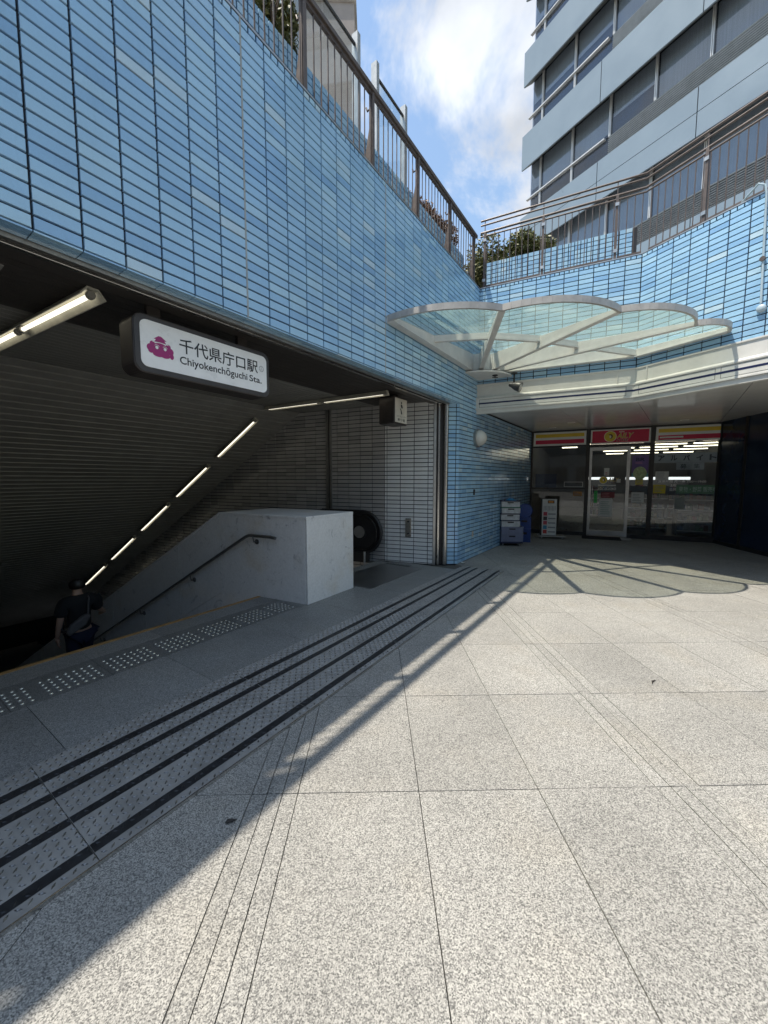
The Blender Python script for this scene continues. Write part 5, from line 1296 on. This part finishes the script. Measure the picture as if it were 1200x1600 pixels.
# inner tiled planters behind the railings
def planter(name, label, F, a0, a1, b, z1, px):
    t = thing(name, label, 'planter', F((a0 + a1) / 2, b, 5.0))
    m = MB(); m.fb(F, a0, a1, b - 0.16, b - 0.0195, 5.0, z1 - 0.003); m.build('backing', M_JOINT, t)
    tl = []; n = int((a1 - a0) / px)
    for i in range(n):
        k = 0; z = z1
        while z > 5.02:
            tl.append((F, a0 + i * px, a0 + (i + 1) * px, z - PZ, z, b)); z -= PZ
    lay_tiles(t, tl, M_TILE, limit=300)
    return t
planter('tiled_planter', 'low blue tiled planter behind the left railing', FP, -9.0, 0.75, -0.27, 5.79, PX / 2)
planter('tiled_planter', 'low blue tiled planter behind the right railing, ending at the bend', FR1, 0.02, 2.56, -0.40, 5.84, PX / 2.3)

# railings
def railing_bay(t, F, a0, a1, b, zb, zt_, pitch=0.105):
    m = MB(); m.fb(F, a0 + 0.03, a1 - 0.03, b - 0.011, b + 0.011, zb, zb + 0.022); m.build('bottom_rail', M_BROWN, t)
    n = max(1, round((a1 - a0 - 0.08) / pitch)); stp = (a1 - a0 - 0.08) / n
    m = MB(); m.tube([(0, 0, zb + 0.02), (0, 0, zt_ - 0.004)], 0.0075, 6)
    key = ('bal', round(zb, 3), round(zt_, 3))
    if key not in TILE_CACHE:
        me = bpy.data.meshes.new('baluster'); me.from_pydata([tuple(p) for p in m.v], [], m.f); me.materials.append(M_BROWN); TILE_CACHE[key] = me
    for k in range(n + 1): piece('baluster', TILE_CACHE[key], t, F(a0 + 0.04 + k * stp, b, 0), F.rz)
rl = thing('railing', 'brown steel railing with thick top rail along the shaded blue wall', 'railing', FP(-2, -0.05, 5.2))
posts = [-8.08, -6.97, -5.86, -4.75, -3.63, -2.52, -1.42, -0.34, 0.72]
for p in posts:
    m1 = MB(); m1.fb(FP, p - 0.022, p + 0.022, -0.11, -0.06, 5.197, 6.10); m1.build('post', M_BROWN, rl)
    m1 = MB(); m1.prism([FP(p + 0.012, b, z) for b, z in ((-0.1105, 5.2), (-0.23, 5.2), (-0.1105, 5.75))], FP.d * -0.024); m1.build('gusset', M_BROWN, rl)
    m1 = MB(); m1.tube([FP(p, -0.11, 5.94), FP(p, -0.15, 5.93), FP(p, -0.17, 5.98)], 0.010, 6); m1.build('hook', M_BROWN, rl)
for a, b in zip(posts[:-1], posts[1:]): railing_bay(rl, FP, a, b, -0.085, 5.215, 6.07)
for a, b in ((-11.3, -10.3), (-10.2, -9.25), (-9.2, -8.12), (-8.04, -7.01)):
    m1 = MB(); m1.fb(FP, a, b, -0.062, -0.054, 5.21, 6.09); m1.build('added_shade_panel', M_STEELB, rl)  # out-of-view panels added to make the railing's shadow solid on the paving
m1 = MB(); m1.fb(FP, -12.0, 0.82, -0.13, -0.045, 6.10, 6.15); m1.build('top_rail', M_BROWN, rl, bevel=0.006)
m1 = MB(); m1.fb(FP, -12.0, 0.76, -0.100, -0.070, 6.065, 6.099); m1.build('under_rail', M_BROWN, rl)
rr_ = thing('railing', 'brown steel railing with double handrail along the sunlit wall', 'railing', FR1(1.3, -0.1, 5.2))
bR = -0.07
kR = K_ + mK * bR
for F, ps in ((FR1, (0.06, 1.09, 2.22)), (FR2, (0.80, 2.0, 3.2, 4.4))):
    for p in ps:
        m1 = MB(); m1.fb(F, p - 0.02, p + 0.02, bR - 0.02, bR + 0.02, 5.16, 6.22); m1.fb(F, p - 0.007, p + 0.007, bR - 0.007, bR + 0.007, 6.22, 6.42); m1.build('post', M_BROWN, rr_)
        for z in (5.32, 6.05):
            m1 = MB(); m1.fb(F, p - 0.028, p + 0.028, bR + 0.0205, bR + 0.034, z, z + 0.05); m1.build('clamp', M_STEELB, rr_)
for F, a, b in ((FR1, 0.06, 1.09), (FR1, 1.09, 2.22), (FR1, 2.22, 2.62), (FR2, 0.02, 0.80), (FR2, 0.80, 2.0), (FR2, 2.0, 3.2), (FR2, 3.2, 4.4)): railing_bay(rr_, F, a, b, bR, 5.235, 6.15)
def sweep_tube(z, r, name, b=bR, t0=-0.02):
    k = K_ + mK * b
    m = MB(); m.tube([FR1(t0, b, z), V((k.x, k.y, z)), FR2(4.6, b, z)], r, 8); m.build(name, M_BROWN, rr_)
sweep_tube(6.16, 0.014, 'panel_top_rail'); sweep_tube(6.225, 0.020, 'top_rail'); sweep_tube(6.36, 0.015, 'handrail'); sweep_tube(6.44, 0.017, 'handrail')

# glass screens behind the left railing
def screen(a0, a1, label):
    t = thing('glass_screen', label, 'glass screen', FP((a0 + a1) / 2, -0.82, 5), 'glass wind screens on the terrace')
    M_AL = plain('grey_aluminium', (0.42, 0.44, 0.44), 0.35, 0.6, var=0.08)
    for a in (a0, a1):
        m = MB(); m.fb(FP, a - 0.035, a + 0.035, -0.90, -0.80, 4.98, 7.77); m.build('post', M_AL, t)
    m = MB(); m.fb(FP, a0 + 0.035, a1 - 0.035, -0.855, -0.845, 5.05, 7.60); m.build('pane', M_GLASSR, t)
    m = MB(); m.fb(FP, a0 + 0.035, a1 - 0.035, -0.865, -0.835, 7.60, 7.63); m.build('top_rail', M_DARK, t)
screen(-3.02, -1.84, 'largest glass screen behind the left railing, nearest us')
screen(-1.38, -0.56, 'narrower glass screen farther along the left railing')
screen(-4.6, -3.2, 'glass screen at the top edge of the picture above the shaded wall')
blk = thing('stair_block', 'beige rendered block behind the glass screens', 'building', (-1.1, 10, 5))
M_BEIGE = plain('beige_render', (0.34, 0.295, 0.265), 0.85, var=0.2, scale=1.5, bump=0.15, bscale=30)
m1 = MB(); m1.box(-1.76, -0.42, 9.0, 11.5, 5.0, 11.6); m1.build('wall', M_BEIGE, blk); m1 = MB(); m1.box(-1.80, -0.38, 8.96, 11.54, 11.6, 11.75); m1.build('roof_edge', M_CONC, blk)

# hedges and shrubs
def leaf_mat(name, lo, hi):
    m, nt, b = new_mat(name)
    at = N(nt, 'ShaderNodeAttribute', attribute_name='tint'); cr = N(nt, 'ShaderNodeValToRGB')
    cr.color_ramp.elements[0].color = (*lo, 1); cr.color_ramp.elements[1].color = (*hi, 1)
    nt.links.new(at.outputs['Fac'], cr.inputs[0]); nt.links.new(cr.outputs[0], b.inputs['Base Color'])
    b.inputs['Roughness'].default_value = 0.5; b.inputs['Transmission Weight'].default_value = 0.0
    return m
M_LEAF = leaf_mat('hedge_leaf', (0.05, 0.07, 0.022), (0.24, 0.23, 0.08)); M_LEAFR = leaf_mat('dry_leaf', (0.09, 0.045, 0.03), (0.28, 0.16, 0.10)); M_BARK = plain('bark', (0.10, 0.075, 0.055), 0.9, var=0.3)
def shrub(name, label, base, rx, ry, h, n, mat, rz=0.0, seed=1, leaf=0.035, group='shrubs in the terrace planters'):
    rg = random.Random(seed); base = V(base); t = thing(name, label, 'shrub', base, group)
    m = MB(); cs, sn = math.cos(rz), math.sin(rz)
    lobes = [(rg.uniform(-0.75, 0.75) * rx, rg.uniform(-0.6, 0.6) * ry, h * rg.uniform(0.45, 0.85), rg.uniform(0.28, 0.45)) for _ in range(16)]
    for i in range(n):
        lx, ly, lz, lr = rg.choice(lobes); u = V((rg.gauss(0, 1), rg.gauss(0, 1), rg.gauss(0, 1))).normalized() * (rg.random() ** 0.4)
        x, y, z = lx + u.x * lr * rx * 1.1, ly + u.y * lr * ry * 1.3, max(0.03, lz + u.z * lr * h * 0.62)
        c = base + V((x * cs - y * sn, x * sn + y * cs, z)); d = V((rg.gauss(0, 1), rg.gauss(0, 1), rg.gauss(0, 0.7))).normalized(); e = d.cross(V((rg.gauss(0, 1), rg.gauss(0, 1), rg.gauss(0, 1)))).normalized(); s_ = leaf * rg.uniform(0.6, 1.25)
        m.add([c - d * s_, c + e * s_ * 0.42, c + d * s_, c - e * s_ * 0.42], [(0, 1, 2, 3)], min(1, max(0, rg.gauss(0.45, 0.25))))
    m.build('foliage', mat, t, tints=True)
    m = MB()
    for k in range(5):
        a = rg.uniform(-0.6, 0.6) * rx; bb = rg.uniform(-0.3, 0.3) * ry; p = base + V((a * cs - bb * sn, a * sn + bb * cs, 0))
        m.tube([p, p + V((rg.uniform(-.1, .1), rg.uniform(-.1, .1), h * 0.4)), p + V((rg.uniform(-.25, .25), rg.uniform(-.2, .2), h * 0.75))], [0.02, 0.014, 0.006], 6)
    m.build('stem', M_BARK, t)
shrub('clipped_hedge', 'clipped green hedge behind the right railing beside the corner', FR1(0.35, -1.0, 5.0), 0.92, 0.5, 1.48, 16000, M_LEAF, FR1.rz, 5, 0.040)
shrub('shrub', 'leafy green shrub behind the left railing at the picture top', FP(-3.62, -0.52, 5.35), 0.36, 0.24, 1.05, 4200, M_LEAF, FP.rz, 6, 0.036)
shrub('shrub', 'brownish green shrub behind the left railing near the corner', FP(-0.2, -0.60, 5.3), 0.80, 0.32, 0.98, 8000, M_LEAFR, FP.rz, 7, 0.034)
shrub('shrub', 'reddish dry shrub behind the last bay of the left railing', FP(0.55, -0.55, 5.2), 0.55, 0.28, 0.95, 7000, M_LEAFR, FP.rz, 8, 0.03)

# ================================================================== OFFICE BLOCK
tow = thing('office_block', 'blue grey panelled office block with strip windows behind the terrace', 'building', FT(5, -1, 5))
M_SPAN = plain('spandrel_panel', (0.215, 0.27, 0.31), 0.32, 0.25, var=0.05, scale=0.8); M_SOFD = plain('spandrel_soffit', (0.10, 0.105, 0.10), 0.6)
M_MULL = plain('bright_mullion', (0.55, 0.56, 0.56), 0.35, 0.3, var=0.08, scale=3); M_ROOM = plain('dark_room', (0.05, 0.055, 0.065), 0.9); M_BLIND = plain('roller_blind', (0.50, 0.50, 0.50), 0.8, var=0.12, scale=3, stretch=(12, 12, 0.15)); M_LOUV = plain('louvre_metal', (0.46, 0.50, 0.53), 0.4, 0.4)
T_L, T_R, WB = -0.62, 13.5, -0.42
joints = [T_L, 2.84, 5.83, 8.82, 11.8, T_R]
levels = [(9.2, 7.9), (12.75, 11.40), (16.03, 14.69), (19.29, 17.97), (22.57, 21.25), (25.85, 24.53)]     # (top, bottom) of each spandrel
for li, (zt_, zb) in enumerate(levels):
    rows_ = [(zb, zb + 0.66), (zb + 0.68, zt_)] if li == 1 else [(zb, zt_)]
    for ji, (a, b) in enumerate(zip(joints[:-1], joints[1:])):
        for z0, z1 in rows_:
            m1 = MB(); m1.fb(FT, a + 0.012, b - 0.012, -0.05, 0.0, z0, z1); m1.build('spandrel_panel', M_SPAN, tow)
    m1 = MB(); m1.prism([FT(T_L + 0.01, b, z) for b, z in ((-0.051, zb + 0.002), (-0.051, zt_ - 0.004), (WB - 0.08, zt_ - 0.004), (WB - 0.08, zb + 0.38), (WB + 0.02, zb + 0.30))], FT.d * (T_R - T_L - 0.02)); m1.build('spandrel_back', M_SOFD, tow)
    if li + 1 < len(levels):
        zw0, zw1 = zt_ - 0.004, levels[li + 1][1] + 0.32
        zl = zt_ + 0.88
        mull = [0.05 + 1.47 * k for k in range(-0, 10)]
        edges = [T_L + 0.1] + mull
        for k, (a, b) in enumerate(zip(edges[:-1], edges[1:])):
            if a < 2.8:
                w_ = MB().fb(FT, a + 0.04, b - 0.03, WB - 0.02, WB - 0.012, zl + 0.05, zw1).build('window', M_GLASST, tow)
                MB().fb(FT, a + 0.04, b - 0.03, WB - 0.02, WB - 0.012, zw0, zl - 0.01).build('lower_pane', M_GLASST, w_)
                bl_z = zl + random.choice((0.1, 0.2, 0.35)) if li != 2 else zl + 0.5
            else:
                w_ = MB().fb(FT, a + 0.04, b - 0.03, WB - 0.02, WB - 0.012, zl + 0.02, zw1).build('window', M_GLASST, tow)
                bl_z = zl + 0.03 if li == 0 else zl + random.choice((0.05, 0.35, 0.62))
                lv = MB(); z = zw0 + 0.02
                while z < zl - 0.03:
                    lv.add([FT(a - 0.001, WB + 0.05, z), FT(b + 0.0, WB + 0.05, z), FT(b + 0.0, WB + 0.10, z + 0.012), FT(a - 0.001, WB + 0.10, z + 0.012), FT(a - 0.001, WB + 0.06, z + 0.035), FT(b + 0.0, WB + 0.06, z + 0.035)], [(0, 1, 2, 3), (3, 2, 5, 4), (0, 4, 5, 1)]); z += 0.066
                lv.build('louvre', M_LOUV, tow)
            MB().fb(FT, a + 0.06, b - 0.05, WB - 0.08, WB - 0.07, bl_z, zw1).build('blind', M_BLIND, w_)
        for a in mull:
            m1 = MB(); z0 = zw0 if a < 2.8 else zl
            m1.fb(FT, a - 0.03, a - 0.004, WB - 0.02, WB + 0.05, z0, zw1); m1.fb(FT, a + 0.010, a + 0.036, WB - 0.02, WB + 0.045, z0, zw1); m1.build('mullion', M_MULL, tow)
        m1 = MB(); m1.fb(FT, T_L, 2.84, WB - 0.02, WB + 0.10, zl - 0.01, zl + 0.035); m1.build('transom', M_MULL, tow)
m1 = MB(); m1.fb(FT, T_L + 0.06, T_R, -7.5, -0.57, 5.0, 26.0); m1.build('core', M_ROOM, tow)
m1 = MB(); m1.fb(FT, T_L, T_R, -0.06, -0.01, 5.0, 7.89); m1.build('base_wall', M_SPAN, tow)

# ================================================================== PERSON
def skinned(name, joints_, edges_, mat, parent, loc, sub=2):
    me = bpy.data.meshes.new(name); off = WLOC[parent.name] if parent is not None else V(loc)
    me.from_pydata([tuple(V(p) - off) for p, r in joints_], edges_, [])
    me.materials.append(mat)
    o = bpy.data.objects.new(name, me); col.objects.link(o)
    if parent is not None: o.parent = parent
    else: o.location = loc
    WLOC[o.name] = V(off)
    sk_ = o.modifiers.new('skin', 'SKIN'); sk_.use_smooth_shade = True
    for i, (p, r) in enumerate(joints_):
        d = me.skin_vertices[0].data[i]; d.radius = r if isinstance(r, tuple) else (r, r); d.use_root = (i == 0)
    ss = o.modifiers.new('subdivision', 'SUBSURF'); ss.levels = sub; ss.render_levels = sub
    return o
pw_ = 4.25; n_step = int((pw_ - 1.402) / TR); fz_ = -RI * (n_step + 1)
pb = SW(-4.44, 1.402 + (n_step + 0.55) * TR, fz_)
fwd = Wv * 1.0; rgt = V((fwd.y, -fwd.x, 0))         # walking down into the station; right hand towards the rail
def bp(x, y, z): return pb + rgt * x + fwd * y + V((0, 0, z))
M_SKIN = plain('skin', (0.46, 0.29, 0.21), 0.5, var=0.06); M_SHIRT = plain('black_shirt', (0.012, 0.012, 0.014), 0.85, var=0.2); M_JEANS = plain('blue_jeans', (0.008, 0.012, 0.035), 0.85, var=0.2); M_HAIR = plain('black_hair', (0.010, 0.009, 0.009), 0.5, var=0.2); M_BAG = plain('grey_bag', (0.10, 0.095, 0.095), 0.7, var=0.2); M_SHOE = plain('shoe', (0.05, 0.05, 0.05), 0.6)
dz2 = -RI
BJ = [(bp(0, 0, 0.92), 0.115), (bp(0, 0.01, 1.08), 0.10), (bp(0, 0.01, 1.25), 0.11), (bp(0, 0.0, 1.40), 0.095), (bp(0, 0.01, 1.47), 0.055), (bp(0, 0.025, 1.55), 0.058), (bp(0, 0.03, 1.63), 0.092), (bp(0, 0.025, 1.70), 0.065),
      (bp(-0.17, 0, 1.39), 0.062), (bp(-0.235, -0.01, 1.14), 0.045), (bp(-0.25, 0.07, 0.92), 0.034), (bp(-0.25, 0.09, 0.86), 0.032),
      (bp(0.17, 0, 1.39), 0.062), (bp(0.28, 0.05, 1.17), 0.045), (bp(0.40, 0.26, 1.06), 0.034), (bp(0.43, 0.31, 1.04), 0.032),
      (bp(-0.09, 0, 0.86), 0.095), (bp(-0.10, 0.03, 0.50), 0.064), (bp(-0.10, -0.05, 0.10), 0.042), (bp(-0.10, 0.06, 0.045), 0.042),
      (bp(0.09, 0, 0.86), 0.095), (bp(0.10, 0.16, 0.46), 0.064), (bp(0.10, 0.24, 0.10 + dz2 + 0.02), 0.042), (bp(0.10, 0.34, 0.045 + dz2), 0.042)]
BE = [(0, 1), (1, 2), (2, 3), (3, 4), (4, 5), (5, 6), (6, 7), (3, 8), (8, 9), (9, 10), (10, 11), (3, 12), (12, 13), (13, 14), (14, 15), (0, 16), (16, 17), (17, 18), (18, 19), (0, 20), (20, 21), (21, 22), (22, 23)]
person = skinned('person', BJ, BE, M_SKIN, None, pb)
tag(person, 'person in black shirt walking down the dark stairs, seen from behind', 'person')
SJ = [(bp(0, 0, 0.90), (0.165, 0.135)), (bp(0, 0.01, 1.08), (0.16, 0.135)), (bp(0, 0.01, 1.25), (0.175, 0.14)), (bp(0, 0, 1.40), (0.15, 0.125)), (bp(0, 0.01, 1.47), 0.078), (bp(-0.175, 0, 1.39), 0.098), (bp(-0.235, -0.01, 1.17), 0.088), (bp(0.175, 0, 1.39), 0.098), (bp(0.275, 0.045, 1.17), 0.088)]
skinned('shirt', SJ, [(0, 1), (1, 2), (2, 3), (3, 4), (3, 5), (5, 6), (3, 7), (7, 8)], M_SHIRT, person, pb)
JJ = [(bp(0, 0, 0.93), 0.145), (bp(-0.09, 0, 0.85), 0.108), (bp(-0.10, 0.03, 0.50), 0.082), (bp(-0.10, -0.05, 0.10), 0.066), (bp(0.09, 0, 0.85), 0.108), (bp(0.10, 0.16, 0.46), 0.082), (bp(0.10, 0.24, 0.11 + dz2), 0.066)]
skinned('trousers', JJ, [(0, 1), (1, 2), (2, 3), (0, 4), (4, 5), (5, 6)], M_JEANS, person, pb)
HJ = [(bp(0, 0.03, 1.71), 0.085), (bp(0, 0.005, 1.66), 0.112), (bp(0, -0.01, 1.60), 0.108), (bp(0, -0.015, 1.55), 0.085)]
skinned('hair', HJ, [(0, 1), (1, 2), (2, 3)], M_HAIR, person, pb)
for sx, y, z in ((-0.10, 0.02, 0.035), (0.10, 0.30, 0.035 + dz2)):
    skinned('shoe', [(bp(sx, y - 0.09, z + 0.01), 0.045), (bp(sx, y, z), 0.046), (bp(sx, y + 0.12, z - 0.005), 0.038)], [(0, 1), (1, 2)], M_SHOE, person, pb, 1)
for sgn, wr, d in ((-1, bp(-0.25, 0.09, 0.86), V((0, 0, -1))), (1, bp(0.43, 0.31, 1.04), (fwd * 0.9 + V((0, 0, -0.45))).normalized())):
    sd = rgt if sgn < 0 else rgt
    vs = [(wr, 0.028), (wr + d * 0.06, (0.036, 0.022))]; ed_ = [(0, 1)]
    for k, (o_, L) in enumerate(((-0.028, 0.062), (-0.009, 0.075), (0.010, 0.072), (0.028, 0.056))):
        f_ = d if sgn < 0 else (d + V((0, 0, -0.35))).normalized(); b_ = wr + d * 0.085 + fwd * o_ if sgn < 0 else wr + d * 0.085 + rgt * o_
        i = len(vs); vs += [(b_, 0.0105), (b_ + f_ * L * 0.5, 0.0095), (b_ + (f_ + (rgt * -0.4 if sgn > 0 else rgt * 0.4)).normalized() * L, 0.0085)]; ed_ += [(1, i), (i, i + 1), (i + 1, i + 2)]
    tb = wr + d * 0.03 + (fwd * 0.035 if sgn < 0 else rgt * -0.035); i = len(vs); vs += [(tb, 0.012), (tb + (d * 0.7 + (fwd if sgn < 0 else -rgt) * 0.5).normalized() * 0.045, 0.010)]; ed_ += [(0, i), (i, i + 1)]
    skinned('hand', vs, ed_, M_SKIN, person, pb, 1)
bag = thing('shoulder_bag', 'dark grey bag slung across the back of the person on the stairs', 'bag', bp(-0.05, -0.17, 1.0))
m1 = MB(); m1.prism([bp(x, -0.155, z) for x, z in ((-0.20, 0.93), (0.02, 1.05), (0.09, 1.19), (0.00, 1.21), (-0.17, 1.10), (-0.23, 1.0))], -fwd * 0.09); m1.build('pouch', M_BAG, bag, bevel=0.03)
m1 = MB(); m1.tube([bp(0.05, -0.20, 1.18), bp(0.07, -0.16, 1.30), bp(0.10, -0.12, 1.42), bp(0.11, 0.0, 1.47), bp(0.05, 0.13, 1.35), bp(-0.15, 0.15, 1.1), bp(-0.22, 0.0, 1.0), bp(-0.21, -0.18, 0.99)], 0.011, 6); m1.build('strap', M_BAG, bag, smooth=True)

# ================================================================== ACROSS THE STREET (behind the viewer, seen in the shop glass)
opp = thing('street_building', 'plain grey building across the street, mirrored faintly in the shop glass', 'building', (2, -30, 0))
M_OPP = plain('street_facade', (0.20, 0.19, 0.18), 0.8, var=0.15, scale=0.6)
m1 = MB(); m1.box(-34, 38, -40, -28, 0, 15); m1.build('wall', M_OPP, opp)
for r_ in range(4):
    for k in range(16):
        x = -32 + k * 4.4; m1 = MB(); m1.box(x, x + 3.2, -28.06, -27.96, 1.0 + r_ * 3.6, 3.2 + r_ * 3.6); m1.build('window', M_NAVYP, opp)

# ================================================================== LITTER ON THE PAVING
def litter(name, label, loc, pts, mat, h=0.006):
    loc = V(loc); m = MB(); c = sum((V((x, y, 0)) for x, y in pts), V((0, 0, 0))) / len(pts)
    vs = [loc + V((x, y, 0.002 + h * (0.4 + 0.6 * ((i * 7) % 3) / 2))) for i, (x, y) in enumerate(pts)] + [loc + V((c.x, c.y, 0.003))]
    n = len(pts); m.add(vs, [(i, (i + 1) % n, n) for i in range(n)]); tag(m.build(name, mat, loc=loc), label, 'litter')
M_DRY = plain('dry_brown', (0.03, 0.026, 0.022), 0.8, var=0.3, scale=60)
litter('dead_leaf', 'dark dead leaf on the paving beside the grooved strips', (-0.66, 1.635, 0), [(-0.022, -0.008), (-0.006, -0.014), (0.018, -0.006), (0.028, 0.009), (0.006, 0.012), (-0.015, 0.008)], M_DRY, 0.008)
litter('twig', 'small brown twig on the sunlit paving', (2.13, 2.78, 0), [(-0.03, -0.03), (-0.024, -0.034), (0.0, 0.0), (0.035, 0.016), (0.03, 0.022), (-0.006, 0.006)], M_DRY, 0.008)
litter('paper_scrap', 'crumpled white paper scrap at the foot of the blue tiles', SW(0.12, -0.07, 0), [(-0.05, -0.02), (0.0, -0.035), (0.05, -0.01), (0.035, 0.03), (-0.03, 0.025)], M_PAPER, 0.04)
